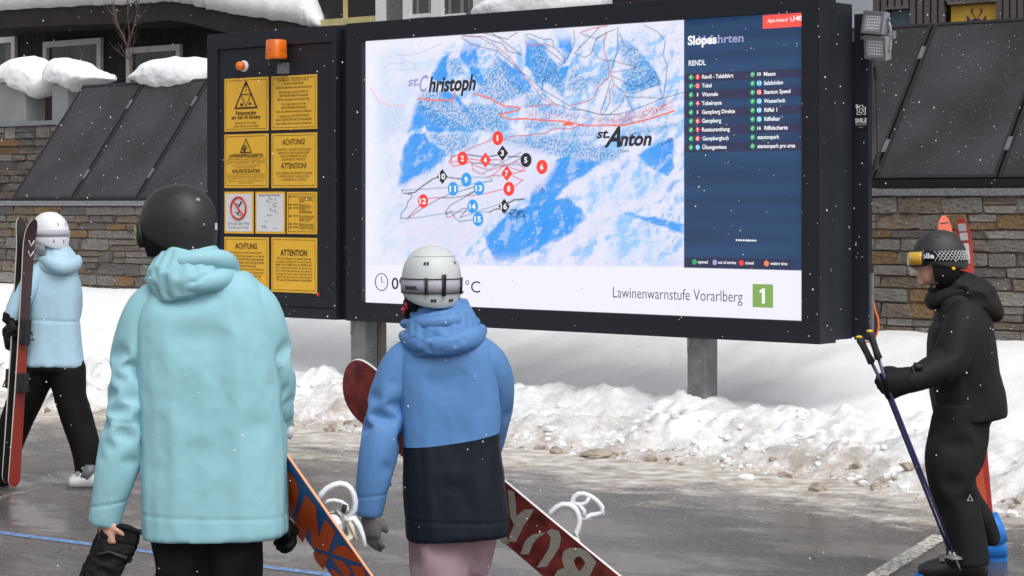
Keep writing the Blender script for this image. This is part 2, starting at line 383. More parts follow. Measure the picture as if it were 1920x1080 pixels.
# ------------------------------------------------------------------ leaning collector panels on the walls
def glass_panel_mat():
    m = bpy.data.materials.new('dark_textured_glass'); m.use_nodes = True; nt = m.node_tree; n = nt.nodes; L = nt.links; bs = n['Principled BSDF']
    tc = n.new('ShaderNodeTexCoord'); w = n.new('ShaderNodeTexWave'); w.wave_type = 'BANDS'; w.bands_direction = 'DIAGONAL'; w.inputs['Scale'].default_value = 26; w.inputs['Distortion'].default_value = .6; w.inputs['Detail'].default_value = 2
    L.new(tc.outputs['Object'], w.inputs['Vector'])
    no = n.new('ShaderNodeTexNoise'); no.inputs['Scale'].default_value = 1.6; no.inputs['Detail'].default_value = 5; L.new(tc.outputs['Object'], no.inputs['Vector'])
    r = n.new('ShaderNodeValToRGB'); r.color_ramp.elements[0].position = .2; r.color_ramp.elements[1].position = .85; r.color_ramp.elements[0].color = (*srgb(28, 27, 31), 1); r.color_ramp.elements[1].color = (*srgb(66, 65, 70), 1); L.new(no.outputs[0], r.inputs[0])
    L.new(r.outputs[0], bs.inputs['Base Color'])
    r2 = n.new('ShaderNodeValToRGB'); r2.color_ramp.elements[0].color = (.35, .35, .35, 1); r2.color_ramp.elements[1].color = (.6, .6, .6, 1); L.new(no.outputs[0], r2.inputs[0]); L.new(r2.outputs[0], bs.inputs['Roughness'])
    bp = n.new('ShaderNodeBump'); bp.inputs['Strength'].default_value = .35; bp.inputs['Distance'].default_value = .004; L.new(w.outputs['Fac'], bp.inputs['Height']); L.new(bp.outputs[0], bs.inputs['Normal']); return m
PGLASS = glass_panel_mat(); PFRAME = mat('panel_frame', srgb(52, 52, 56), rough=.4, metal=.5, bump=.05); BLACK = mat('black_rubber', (.012, .012, .014), rough=.6, bump=.1)
STEEL = mat('galvanised_steel', srgb(128, 131, 133), rough=.5, metal=.6, var=.25, scale=7, bump=.1)
SPECK = mat('settled_flakes', (.8, .82, .85), rough=.8, bump=0)
def solar_panel(xl, zb, label, w=1.165, rise=1.40, back=1.05, seed=1):
    Lp = math.hypot(rise, back); t = thing('solar_panel', label, 'solar panel', b2w(xl, DW - .02, zb), -TH, 'dark collector panels leaning over the stone walls')
    ax = Vector((0, back / Lp, rise / Lp)); nr = Vector((0, -rise / Lp, back / Lp)); X = Vector((1, 0, 0))
    M = Matrix((( *(X[i], ax[i], nr[i]), 0) for i in range(3))).to_4x4() if False else Matrix(((1, 0, 0, 0), (0, ax.y, nr.y, 0), (0, ax.z, nr.z, 0), (0, 0, 0, 1)))
    g = .012
    MB().box(g + .03, w - g - .03, .03, Lp - .03, -.03, -.004, M).build('glass', PGLASS, t)
    f = MB()
    for (a, b, c, d) in ((g, w - g, 0, .03), (g, w - g, Lp - .03, Lp), (g, g + .03, .03, Lp - .03), (w - g - .03, w - g, .03, Lp - .03)): f.box(a, b, c, d, -.06, .004, M)
    f.build('frame', PFRAME, t)
    for q in (.2, .8): MB().box(w - .02, w + .02, Lp * q - .07, Lp * q + .07, -.03, .012, M).build('clamp', STEEL, t)
    r = random.Random(seed); s = MB()
    for k in range(220):
        x, y, e = r.uniform(.05, w - .05), r.uniform(.05, Lp - .05), r.uniform(.0012, .0034); c = M @ Vector((x, y, .0))
        s.add([c + M.to_3x3() @ Vector(p) * e for p in ((1, 0, 0), (0, 1, 0), (-1, 0, 0), (0, -1, 0), (0, 0, 1))], [(0, 1, 4), (1, 2, 4), (2, 3, 4), (3, 0, 4)])
    o = s.build('settled_flakes', SPECK, t); o['kind'] = 'stuff'
    return t
xr = bl(1640, 334, DW).x
for k, lb in ((-2, 'dark collector panel mostly hidden behind the right end of the board'), (-1, 'narrow slice of dark panel just right of the floodlights'), (0, 'widest dark panel on the right, under the yellow crest'), (1, 'dark panel cut by the right edge of the picture')):
    if k == -2: continue
    solar_panel(xr + k * 1.165, 2.02, lb, seed=k + 30)
xl = bl(137, 372, DW).x
for k, lb in ((-1, 'leftmost dark leaning panel, beside the grey planters'), (0, 'middle one of the dark panels left of the sign cabinet'), (1, 'dark panel with a snow cap touching the sign cabinet')):
    solar_panel(xl + k * 1.18, 1.86, lb, w=1.18, rise=1.43, back=1.1, seed=k + 60)
bk = thing('panel_rail', 'black rail carrying the panels right of the board', 'rail', b2w(-3.5, DW, 1.935), -TH)
MB().box(0, 9.5, -.03, .12, 0, .075).build('rail', PFRAME, bk)
bk = thing('panel_rail', 'black rail under the left panels on the stone wall', 'rail', b2w(-13.6, DW, 1.835), -TH)
MB().box(0, 6, -.03, .12, 0, .025).build('rail', PFRAME, bk)

# ------------------------------------------------------------------ planters with snow caps, bare sapling
CONC = mat('planter_grey', srgb(142, 144, 146), rough=.6, var=.08, scale=3, bump=.15)
def planter(pxl, pxr, label, d=DU + .22):
    a, b = bl(pxl, 222, d), bl(pxr, 222, d); z0 = 2.86; z1 = bl(pxl, 158, d).z; w = b.x - a.x; dep = .34
    t = thing('planter_box', label, 'planter', b2w(a.x, d, z0), -TH, 'grey planters on the upper wall')
    MB().box(0, w, 0, dep, 0, z1 - z0).build('box', CONC, t, bevel=.012)
    MB().box(.03, w - .03, .03, dep - .03, z1 - z0 - .04, z1 - z0 + .01).build('soil', mat('soil', srgb(60, 48, 40), bump=.6), t)
planter(-14, 46, 'grey planter at the left edge under a rounded snow cap')
planter(97, 126, 'second grey planter, between the first one and the dark panel')
def snow_heap(name, pts, d, depth, label, seed=0, cat='snow', group=None):   # outline in photo pixels, given real depth; lumpy all over
    _mx, _my = sum(p[0] for p in pts) / len(pts), sum(p[1] for p in pts) / len(pts); w = [bl(_mx + (px - _mx) * 1.08, _my + (py - _my) * 1.28 - 3, d) for px, py in pts]; cx = sum(p.x for p in w) / len(w); cz = min(p.z for p in w)
    bm = bmesh.new(); n = len(w); N = 9; rows = []
    for k in range(N + 1):
        q = -1 + 2 * k / N; s = math.sqrt(max(0.02, 1 - abs(q) ** 2.6)); mz = sum(p.z for p in w) / n
        rows.append([bm.verts.new((cx + (p.x - cx) * (0.35 + .65 * s), d + q * depth / 2, mz + (p.z - mz) * (.25 + .75 * s) - .0)) for p in w])
    for k in range(N):
        for i in range(n): bm.faces.new((rows[k][i], rows[k][(i + 1) % n], rows[k + 1][(i + 1) % n], rows[k + 1][i]))
    bm.faces.new(rows[0][::-1]); bm.faces.new(rows[-1]); bmesh.ops.recalc_face_normals(bm, faces=bm.faces)
    me = bpy.data.meshes.new(name); bm.to_mesh(me); bm.free(); o = bpy.data.objects.new(name, me); COL.objects.link(o)
    v = o.modifiers.new('s', 'SUBSURF'); v.levels = v.render_levels = 3
    dg = bpy.context.evaluated_depsgraph_get(); dg.update(); m2 = bpy.data.meshes.new_from_object(o.evaluated_get(dg)); o.modifiers.clear(); o.data = m2
    c = np.array([v.co[:] for v in m2.vertices]); c += fbm(c * 4 + seed, 3)[:, None] * .025 * np.array([1, 1, 1]); m2.vertices.foreach_set('co', c.ravel()); m2.update()
    m2.materials.clear(); m2.materials.append(CLEAN_SNOW); m2.polygons.foreach_set('use_smooth', [True] * len(m2.polygons))
    bot = Vector((cx, d, cz)); 
    for v_ in m2.vertices: v_.co -= bot
    o.matrix_world = Matrix.Translation(b2w(cx, d, cz)) @ Matrix.Rotation(-TH, 4, 'Z')
    if label: tag(o, label, cat, group)
    return o
snow_heap('snow_mound', [(4, 158), (8, 140), (25, 124), (55, 117), (78, 124), (92, 142), (98, 160), (84, 176), (70, 181), (58, 172), (40, 160), (20, 156)], DU + .4, .6, 'rounded snow cap drooping over the leftmost planter', 1, group='snow caps on the planters')
snow_heap('snow_mound', [(97, 148), (104, 125), (122, 116), (146, 122), (165, 138), (190, 143), (207, 151), (190, 156), (165, 157), (152, 168), (147, 172), (136, 160), (112, 160)], DU + .4, .6, 'snow cap with a long tail to the right on the second planter', 2, group='snow caps on the planters')
snow_heap('snow_mound', [(256, 151), (276, 140), (285, 126), (315, 119), (350, 118), (392, 119), (396, 160), (375, 164), (348, 167), (322, 173), (300, 166), (278, 154)], DU + .25, .7, 'thick snow cap lying on the panel top beside the sign cabinet', 3)
BARK = mat('bare_bark', srgb(92, 80, 74), rough=.85, bump=.5)
def sapling():
    d = DU + 1.2; b = bl(245, 200, d); t = thing('bare_sapling', 'thin leafless sapling in front of the dark chalet windows', 'tree', b2w(b.x, d, 1.6), -TH); o0 = Vector((b.x, d, 1.6)); r = random.Random(4)
    L_ = lambda px, py, dd=0: bl(px, py, d) + Vector((0, dd, 0)) - o0
    MB().tube([Vector((0, 0, 0)), L_(247, 150), L_(243, 105), L_(240, 90)], [.028, .02, .016, .014], 7).build('trunk', BARK, t)
    br = MB()
    def grow(p, dr, ln, rad, lev):
        pts = [p]; q = p.copy(); dd = dr.copy()
        for k in range(4): dd = (dd + Vector((r.uniform(-.18, .18), r.uniform(-.2, .2), .08))).normalized(); q = q + dd * ln / 4; pts.append(q.copy())
        br.tube(pts, [rad, rad * .85, rad * .7, rad * .5, rad * .3], 5)
        if lev > 0:
            for k in range(4): i = r.randint(1, 4); grow(pts[i], (dd + Vector((r.uniform(-.9, .9), r.uniform(-.9, .9), r.uniform(-.1, .5)))).normalized(), ln * r.uniform(.35, .6), rad * .5, lev - 1)
    top = L_(240, 90)
    for (px, py, l) in ((272, 12, .7), (228, 48, .45), (215, 60, .35), (255, 30, .55)): grow(top, (L_(px, py, r.uniform(-.2, .2)) - top).normalized(), l * 1.25, .012, 2)
    for (px, py) in ((225, 85), (262, 80), (222, 100)): grow(L_(243, 112), (L_(px, py) - L_(243, 112)).normalized(), .3, .007, 1)
    br.build('branches', BARK, t)
sapling()

# ------------------------------------------------------------------ dark chalet at the left
DWOOD = mat('dark_stained_wood', srgb(36, 29, 27), rough=.75, var=.35, scale=5, bump=.4, bscale=40)
WHITE = mat('white_paint', srgb(222, 222, 224), rough=.5, var=.05, bump=.05)
PANE = mat('dark_window_glass', srgb(62, 66, 64), rough=.08, var=.4, scale=1.5, bump=0, spec=.8)
CURT = mat('curtain', srgb(120, 122, 118), rough=.9)
DC = 7.0
ch = thing('chalet', 'dark wooden chalet with white windows under a thick snowy roof', 'building', b2w(bl(-60, 200, DC).x, DC, 0), -TH); ox = bl(-60, 200, DC).x
cxr = bl(640, 200, DC).x
wall = MB(); zt = bl(318, 20, DC).z
for k in range(int((cxr - ox) / .2)): wall.box(k * .2 + .004, (k + 1) * .2 - .004, .0, .02 + .006 * (k % 3), 0, zt)
wall.box(-4, cxr - ox, .03, 4.5, 0, zt); wall.build('wall', DWOOD, ch)
def chalet_window(x0, x1, y0, y1, mull=None):
    a, b = bl(x0, y0, DC - .03), bl(x1, y1, DC - .03); fx0, fx1, z1, z0 = a.x - ox, b.x - ox, a.z, b.z; fw = .085
    w = MB().box(fx0 + fw, fx1 - fw, -.005, .0, z0 + fw, z1 - fw).build('window', PANE, ch)
    f = MB()
    for q in ((fx0, fx1, z0, z0 + fw), (fx0, fx1, z1 - fw, z1), (fx0, fx0 + fw, z0 + fw, z1 - fw), (fx1 - fw, fx1, z0 + fw, z1 - fw)): f.box(q[0], q[1], -.06, -.0, q[2], q[3])
    f.build('frame', WHITE, w)
    e = MB(); c = fx0 + .42 * (fx1 - fx0); e.box(c - .008, c + .008, -.012, -.006, z0 + fw, z1 - fw); e.build('mullion', CURT, w); MB().box(c + .25, c + .5, -.008, -.0055, z0 + fw, z1 - fw).build('curtain', CURT, w)
chalet_window(-40, 30, 74, 160); chalet_window(83, 191, 79, 160); chalet_window(239, 340, 90, 160)
eave = [(-70, 25), (41, 17), (148, 12), (222, 9), (274, 6), (318, 2), (355, 7), (392, 17), (437, 27), (489, 33), (555, 45), (600, 52)]
def eave_pts(dz, dd): return [bl(px, py, DC - 1.0) + Vector((-ox, -DC + dd, dz)) for px, py in eave]
def slab(z0, z1, y0, y1, wob=0.0, name='roof', m=DWOOD, par=None, seed=0):
    lo, hi = eave_pts(z0, 0), eave_pts(z1, 0); rr = random.Random(seed); s = MB()
    fine = lambda ps: [ps[i].lerp(ps[i + 1], t / 8) for i in range(len(ps) - 1) for t in range(8)] + [ps[-1]]
    lo, hi = fine(lo), fine(hi); n = len(lo); rows = []
    for y in (y0, y0 - .04, y0 + .02, y1):
        pass
    for k in range(n):
        j = rr.uniform(-wob, wob); e = min(1, (n - 1 - k) / 5 + .15) if wob else 1
        l, h = lo[k], hi[k]; th = (h.z - l.z) * e
        rows.append([Vector((l.x, y1, l.z)), Vector((l.x, y0 + j, l.z + j * .6)), Vector((l.x, y0 - .06 * bool(wob) + j, l.z + th * .45)), Vector((l.x, y0 + .12 * bool(wob), l.z + th * .9)), Vector((l.x, y0 + .5 * bool(wob) + .01, l.z + th)), Vector((l.x, y1, l.z + th))])
    s.rings(rows, cap=True); return s.build(name, m, par, smooth=bool(wob))
rf = slab(-.26, 0, DC - 1.0 - DC, 3.4, name='roof', par=ch)
slab(.002, .5, DC - 1.04 - DC, 3.4, wob=.022, name='snow_layer', m=CLEAN_SNOW, par=rf)

# ------------------------------------------------------------------ dark hotel front above the board, slatted house at the right
DH = 6.0
hx = bl(560, 20, DH).x
ht = thing('hotel_front', 'dark building front with white framed windows above the board', 'building', b2w(hx, DH, 0), -TH)
H_ = lambda px, py, dd=0: bl(px, py, DH) + Vector((-hx, -DH + dd, 0))
MB().box(0, H_(1500, 0).x, .12, 5, 0, 6.5).build('wall', DWOOD, ht)
def bar(x0, x1, y0, y1, m, name, dd=0.0, th=.1, par=None):
    a, b = H_(x0, y0), H_(x1, y1); return MB().box(a.x, b.x, dd, dd + th, b.z, a.z).build(name, m, par or ht)
BRASS = mat('pale_yellow_rail', srgb(196, 184, 130), rough=.5)
w0 = bar(600, 703, -120, 60, mat('black_glass', srgb(30, 26, 26), rough=.15, bump=0), 'window', .08, .03)
bar(598, 703, 37, 42, BRASS, 'rail', .02, .06, w0); bar(640, 644, -120, 36.5, BRASS, 'mullion', .03, .05, w0); bar(598, 703, -40, -36, BRASS, 'rail', .02, .06, w0)
for (a, b) in ((704, 717), (755, 767), (808, 827), (887, 900)): bar(a, b, -140, 80, WHITE, 'window_frame', .0, .11)
DIAM = mat('woven_plate', srgb(120, 116, 112), rough=.5, metal=.4, var=.35, scale=40, bump=.5)
for (a, b) in ((717.5, 754.5), (868.5, 886.5)):
    pl = bar(a, b, -140, 80, DIAM, 'plate_panel', .07, .04); A, B = H_(a, -60), H_(b, 60); d = MB(); st = .085
    nz = int((A.z - B.z) / st); nx_ = int((B.x - A.x) / st) + 1
    for i in range(nz):
        for j in range(nx_):
            cx, cz = A.x + (j + .5) * (B.x - A.x) / nx_, B.z + (i + .5) * st; s = 1 if (i + j) % 2 else -1
            d.add([(cx - .036, .066, cz - s * .036 - .012), (cx - .036, .066, cz - s * .036 + .012), (cx + .036, .066, cz + s * .036 + .012), (cx + .036, .066, cz + s * .036 - .012)], [(0, 1, 2, 3)])
    o = d.build('woven_strips', STEEL, pl); o['kind'] = 'stuff'
for (a, b) in ((767.5, 807.5), (827.5, 868)):
    wd = bar(a, b, -140, 80, PANE, 'window', .06, .03); bar(a + 8, a + 13, -140, 80, CURT, 'curtain', .05, .008, wd); bar(b - 10, b - 4, -140, 80, CURT, 'curtain', .05, .008, wd); bar(a, b, 27, 31, WHITE, 'sill', .02, .04, wd)
snow_heap('snow_drift', [(905, 30), (925, 16), (950, 4), (985, -10), (1060, -30), (1120, -20), (1130, 40), (1000, 50), (930, 45)], DH - .8, 1.0, 'white snow slope peeking over the top of the board', 5)

DS = 5.2
sx = bl(1560, 20, DS).x
sh = thing('slatted_house', 'grey slatted wooden facade above the right panels with yellow crest', 'building', b2w(sx, DS, 0), -TH)
S_ = lambda px, py, dd=0: bl(px, py, DS) + Vector((-sx, -DS + dd, 0))
GWOOD = mat('weathered_slat_wood', srgb(100, 94, 92), rough=.8, var=.3, scale=4, bump=.5, bscale=50)
VOID = mat('dark_backing', srgb(26, 24, 26), rough=.9)
back = MB().box(S_(1637, 0).x, 7.5, .09, 4, 0, 6.5).build('wall', VOID, sh)
MB().box(0, S_(1637, 0).x - .004, -.05, 4, 0, 6.5).build('corner_panel', mat('pale_grey_cladding', srgb(168, 174, 182), rough=.6, var=.05, bump=.05), sh)
def sl_px(px): return S_(px, 20).x
bat = MB().box(-.026, .026, 0, .05, 0, 1).mesh('batten'); bat.materials.append(GWOOD)
opens = ((1661, 1703.5, 18.5), (1777, 1870, 9))
pxs = np.arange(1643, 1990, 13.5)
for px in pxs:
    zb = 2.2
    for (a, b, y) in opens:
        if a - 2 < px < b + 2: zb = S_(px, y).z + .03
    o = bpy.data.objects.new('batten', bat); COL.objects.link(o); o.parent = sh; o.location = (sl_px(px), 0, zb); o.scale = (1, 1, 6.2 - zb)
for (a, b, y) in opens: MB().box(sl_px(a), sl_px(b), -.01, .07, S_(a, y).z, S_(a, y).z + .028).build('lintel', GWOOD, sh)
a, b = S_(1664, 19), S_(1704, 70); MB().box(a.x, b.x, .06, .085, b.z, a.z).build('window', mat('blue_grey_glass', srgb(66, 86, 100), rough=.2, bump=0), sh)
a, b = S_(1778, 10), S_(1869, 75); cp = MB().box(a.x, b.x, .055, .085, b.z, a.z).build('crest_panel', mat('ochre_plaster', srgb(206, 160, 62), rough=.7, var=.08, bump=.1), sh)
cr = MB(); NAVY = mat('crest_navy', srgb(46, 44, 84), rough=.6)
def crp(px, py): q = S_(px, py); return Vector((q.x, .052, q.z))
for s in (-1, 1):
    X_ = lambda k: 1826 + s * k
    cr.tube([crp(X_(2), 33), crp(X_(5), 28), crp(X_(8), 24), crp(X_(8.5), 19), crp(X_(9.5), 15)], .004, 5)
    for (k, y0, k2, y1) in ((7, 25, 11, 22), (8.3, 20, 5.5, 17), (8.5, 21, 11.5, 18)): cr.tube([crp(X_(k), y0), crp(X_(k2), y1)], .003, 5)
    cr.poly([crp(X_(18), 40), crp(X_(11), 40), crp(X_(12), 34), crp(X_(15), 32), crp(X_(16), 28), crp(X_(19), 30), crp(X_(18), 34)])
cr.poly([crp(1812, 41), crp(1816, 37), crp(1822, 34), crp(1830, 34), crp(1836, 37), crp(1841, 41)])
cr.build('stag_emblem', NAVY, cp)
# ------------------------------------------------------------------ the LED piste board
ANTH = mat('anthracite_metal', (.0125, .0145, .021), rough=.5, spec=.35, var=.1, scale=2, bump=.04, bscale=120)
ANTH2 = mat('anthracite_panel', (.0145, .017, .025), rough=.5, spec=.35, var=.08, scale=2, bump=.04, bscale=120)
DARK = mat('near_black_metal', srgb(22, 24, 30), rough=.5, bump=.03)
XL, XM, XSL, XSR = bl(388, 300).x, bl(652, 300).x, bl(681, 300).x, bl(1505, 300).x
ZB, ZT, SB, ST_ = .798, 3.348, .960, 3.189
bd = thing('info_board', 'large dark LED piste board on steel posts showing a ski map', 'information board', (X0, Y0, 0), -TH)
fr = MB(); fy0, fy1 = -.02, .20
fr.box(XM, 0, fy0, fy1, ZB, SB); fr.box(XM, 0, fy0, fy1, ST_, ZT); fr.box(XM, XSL, fy0, fy1, SB, ST_); fr.box(XSR, 0, fy0, fy1, SB, ST_)
fr.build('frame', ANTH, bd, bevel=.004)
MB().box(XM + .05, -.003, .201, .43, ZB + .02, 3.262).build('rear_housing', ANTH2, bd, bevel=.004)
e2, e3 = bl(1601, 300, .43).x, bl(1629, 300, .43).x
MB().box(e2, e3, .432, .48, ZB + .012, 3.19).build('service_column', ANTH2, bd, bevel=.004)
MB().box(XM + .1, e2, .4315, .47, ZB + .03, 2.99).build('rear_strip', DARK, bd)
MB().box(e3 + .001, e3 + .02, .44, .47, ZB + .05, 1.3).build('cable_duct', STEEL, bd)
# left cabinet
cz0, cz1 = ZB, ZT - .005
cb = MB(); xg = bl(630, 300).x; ix0, ix1, iz1 = bl(407, 300).x, bl(621, 300).x, bl(407, 93).z
cb.box(XL, xg, .04, .30, cz0, cz1)
cb.build('sign_cabinet', ANTH, bd, bevel=.004)
cf = MB(); cf.box(XL, ix0, .0, .038, cz0, cz1); cf.box(ix0, xg, .0, .038, iz1, cz1); cf.box(ix0, xg, .0, .038, cz0, cz0 + .09); cf.box(ix1, xg, .0, .038, cz0 + .09, iz1)
cf.build('cabinet_frame', ANTH2, bd, bevel=.003)
MB().box(ix0 + .006, ix1 - .006, .018, .039, cz0 + .096, iz1 - .006).build('cabinet_door', ANTH2, bd, bevel=.002)
MB().box(XL - .035, XL - .002, .06, .2, cz0 + .05, bl(382, 81).z).build('hinge_strip', ANTH, bd)
MB().box(xg + .002, XM - .002, .07, .28, cz0, cz1 - .03).build('joint_filler', DARK, bd)
for px in (683, 1317):
    c = bl(px, 640, .10); s = .082
    MB().box(c.x - s, c.x + s, .10 - s, .10 + s, 0, ZB + .01).build('post', STEEL, bd, bevel=.006)
    MB().prism([(c.x - s + .005, .10 - s - .004, ZB), (c.x - s + .05, .10 - s - .004, ZB), (c.x - s + .005, .10 - s - .004, ZB - .12)], (0, -.004, 0)).build('gusset', STEEL, bd)
c = bl(706, 640, .2); MB().box(c.x - .0, c.x + .06, .2, .26, 0, ZB).build('cable_duct', mat('grey_duct', srgb(120, 114, 108), rough=.7), bd)

# screen picture painted per vertex (flat picture on the LED wall)
NXS, NZS = 600, 306
sxg = np.linspace(XSL, XSR, NXS); szg = np.linspace(SB, ST_, NZS)
gX, gZ = np.meshgrid(sxg, szg); gX = gX.ravel(); gZ = gZ.ravel()
wX = X0 + gX * CT + .03 * ST; wY = Y0 - gX * ST + .03 * CT
# picture coordinates of the artwork = where the photo shows them on the face plane
fX = X0 + gX * CT; fY = Y0 - gX * ST
QX = 960 + F_PX * fX / fY; QY = HZ - F_PX * (gZ - EYE) / fY
QX0, QY0 = QX, QY; _q = np.stack([QX, QY, QX * 0], 1); WQX = QX + 3 * fbm(_q / 16 + 3, 3) + 1.2 * pnoise(_q / 4); WQY = QY + 3 * fbm(_q / 16 + 80, 3) + 1.2 * pnoise(_q / 4 + 40)
def s3(c): return np.array(srgb(*c))
col = np.tile(s3((230, 230, 252)), (len(gX), 1))
def inpoly(pts):
    QX, QY = WQX, WQY; r = np.zeros(len(QX), bool); n = len(pts)
    for i in range(n):
        (x1, y1), (x2, y2) = pts[i], pts[(i + 1) % n]
        if y1 == y2: continue
        c = ((y1 > QY) != (y2 > QY)) & (QX < (x2 - x1) * (QY - y1) / (y2 - y1) + x1); r ^= c
    return r
def softmask(pts, soft=3.0):
    m = inpoly(pts).astype(float); d = np.full(len(QX), 1e9); n = len(pts)
    for i in range(n): d = np.minimum(d, segd(pts[i], pts[(i + 1) % n]))
    return np.clip(np.where(m > 0, .5 + d / soft / 2, .5 - d / soft / 2), 0, 1)
def segd(a, b, warp=True):
    QX, QY = (WQX, WQY) if warp else (QX0, QY0); ax, ay = a; bx, by = b; dx, dy = bx - ax, by - ay; L2 = dx * dx + dy * dy + 1e-9
    t = np.clip(((QX - ax) * dx + (QY - ay) * dy) / L2, 0, 1); return np.hypot(QX - ax - t * dx, QY - ay - t * dy)
def blend(m, c): 
    global col; m = np.clip(m, 0, 1)[:, None]; col = col * (1 - m) + (np.asarray(c) if np.ndim(c) > 1 else s3(c)[None] if max(c) > 1 else np.asarray(c)[None]) * m
q2 = np.stack([QX, QY, QX * 0], 1)
nA = fbm(q2 / 60.0, 4); nB = fbm(q2 / 18 + 40, 3); nC = fbm(q2 * np.array([1 / 3.2, 1 / 4.2, 1]) + 9, 2); nD = pnoise(q2 * np.array([1 / 26, 1 / 4.5, 1]) + 70); nS = pnoise(np.stack([(QX + QY * .8) / 4.5, (QX * .6 - QY) / 40, QX * 0], 1))
inmap = (QX < 1278.5) & (QY < 499)
blend(inmap * smoothstep(.0, .7, nA + .4 * nB) * .7, (140, 200, 252))
blend(inmap * smoothstep(.2, .55, nS) * .45, (150, 205, 252))
rel = fbm(q2 / 42 + 11, 5) - fbm((q2 + np.array([4.5, 3.0, 0])) / 42 + 11, 5); blend(inmap * smoothstep(.02, .22, rel) * .75, (128, 196, 252)); blend(inmap * smoothstep(.05, .22, -rel) * .8, (238, 238, 255))
Z1 = lambda pts: [(680 + x / 5.4, 60 + y / 5.4) for x, y in pts]
Z2 = lambda pts: [(980 + x / 5.4, 40 + y / 5.4) for x, y in pts]
Z3 = lambda pts: [(680 + x / 5.4, 250 + y / 5.4) for x, y in pts]
Z4 = lambda pts: [(980 + x / 3.857, 230 + y / 3.857) for x, y in pts]
Z0 = lambda pts: [(680 + x / 2.298, 40 + y / 2.298) for x, y in pts]
blue = [Z1([(860, 210), (830, 300), (830, 470), (760, 500), (680, 480), (690, 400), (770, 260)]), Z1([(990, 60), (1130, 40), (1190, 90), (1140, 200), (1150, 370), (1210, 500), (1190, 570), (1100, 450), (1010, 330), (960, 230), (1000, 130)]),
        Z1([(1330, 230), (1420, 300), (1620, 440), (1620, 640), (1500, 560), (1400, 420)]), Z1([(530, 690), (620, 740), (760, 830), (920, 900), (1080, 1000), (900, 1010), (640, 1010), (600, 960), (420, 1030), (470, 850)]), Z1([(760, 600), (900, 610), (1010, 740), (1130, 860), (1200, 980), (1100, 900), (1000, 800), (900, 680), (800, 680)]),
        Z2([(0, 160), (90, 190), (190, 260), (300, 420), (370, 560), (400, 640), (390, 770), (250, 620), (110, 620), (60, 500), (0, 440)]), Z2([(290, 80), (400, 70), (470, 130), (480, 250), (440, 370), (400, 400), (350, 250), (300, 120)]), Z2([(360, 470), (440, 440), (420, 580), (380, 720), (330, 640)]),
        Z2([(1010, 200), (1100, 240), (1220, 380), (1330, 520), (1390, 640), (1290, 660), (1130, 700), (1020, 700), (1010, 630), (1200, 560), (1240, 470), (1140, 450), (1200, 390), (1140, 300)]), Z2([(0, 590), (60, 650), (90, 720), (30, 720), (0, 700)]),
        Z3([(440, 30), (520, 0), (600, 0), (650, 80), (760, 150), (830, 210), (740, 290), (650, 390), (470, 450), (350, 520), (360, 300), (375, 190), (400, 120)]),
        Z4([(180, 290), (300, 245), (430, 260), (560, 290), (400, 395), (330, 430), (220, 560), (30, 600), (40, 500), (100, 420), (160, 380)]), Z4([(0, 640), (30, 610), (150, 575), (300, 540), (340, 560), (450, 680), (380, 760), (290, 830), (190, 865), (120, 900), (0, 890)]),
        Z0([(520, 930), (620, 820), (700, 800), (760, 780), (870, 770), (955, 850), (900, 900), (800, 950), (740, 990), (640, 1040), (560, 1030), (520, 960)]), Z4([(840, 215), (1050, 110), (1080, 130), (1070, 330), (1030, 385), (920, 330), (820, 235)]), Z4([(675, 635), (760, 655), (880, 680), (1010, 700), (1155, 745), (1155, 810), (1050, 770), (920, 730), (760, 670)]), Z4([(1010, 460), (1120, 400), (1060, 480), (1030, 490)]), Z4([(660, 285), (760, 250), (770, 280), (700, 340)]), Z4([(580, 290), (610, 300), (650, 350), (560, 330)])]
streak = np.clip(.5 + .7 * nS, 0, 1)
bluec = s3((44, 150, 246))[None] * (1 - streak[:, None] * .4) + s3((104, 188, 252))[None] * streak[:, None] * .4
bluec = bluec * (1 - .35 * np.clip(nB, 0, 1)[:, None]) + s3((60, 160, 246))[None] * .35 * np.clip(nB, 0, 1)[:, None]
for pts in blue: blend(inmap * softmask(pts, 1.6) * (.97 - .15 * np.clip(nD, 0, 1)), bluec)
pale = [Z4([(300, 540), (430, 400), (600, 290), (800, 250), (1020, 390), (850, 550), (700, 560), (560, 600), (450, 670)]), Z4([(600, 700), (760, 680), (1150, 840), (1150, 1000), (600, 1000)]), Z2([(1100, 60), (1300, 120), (1420, 300), (1420, 560), (1250, 380), (1080, 200)]), [(684, 110), (770, 90), (780, 180), (745, 240), (740, 330), (684, 330)], Z0([(180, 990), (420, 890), (480, 900), (330, 1020)])]
for pts in pale: blend(inmap * softmask(pts, 22) * np.clip(.35 + .5 * nA, 0, .7), (165, 208, 252))
blend(inmap * smoothstep(.08, .3, -rel) * .4, (228, 234, 254))
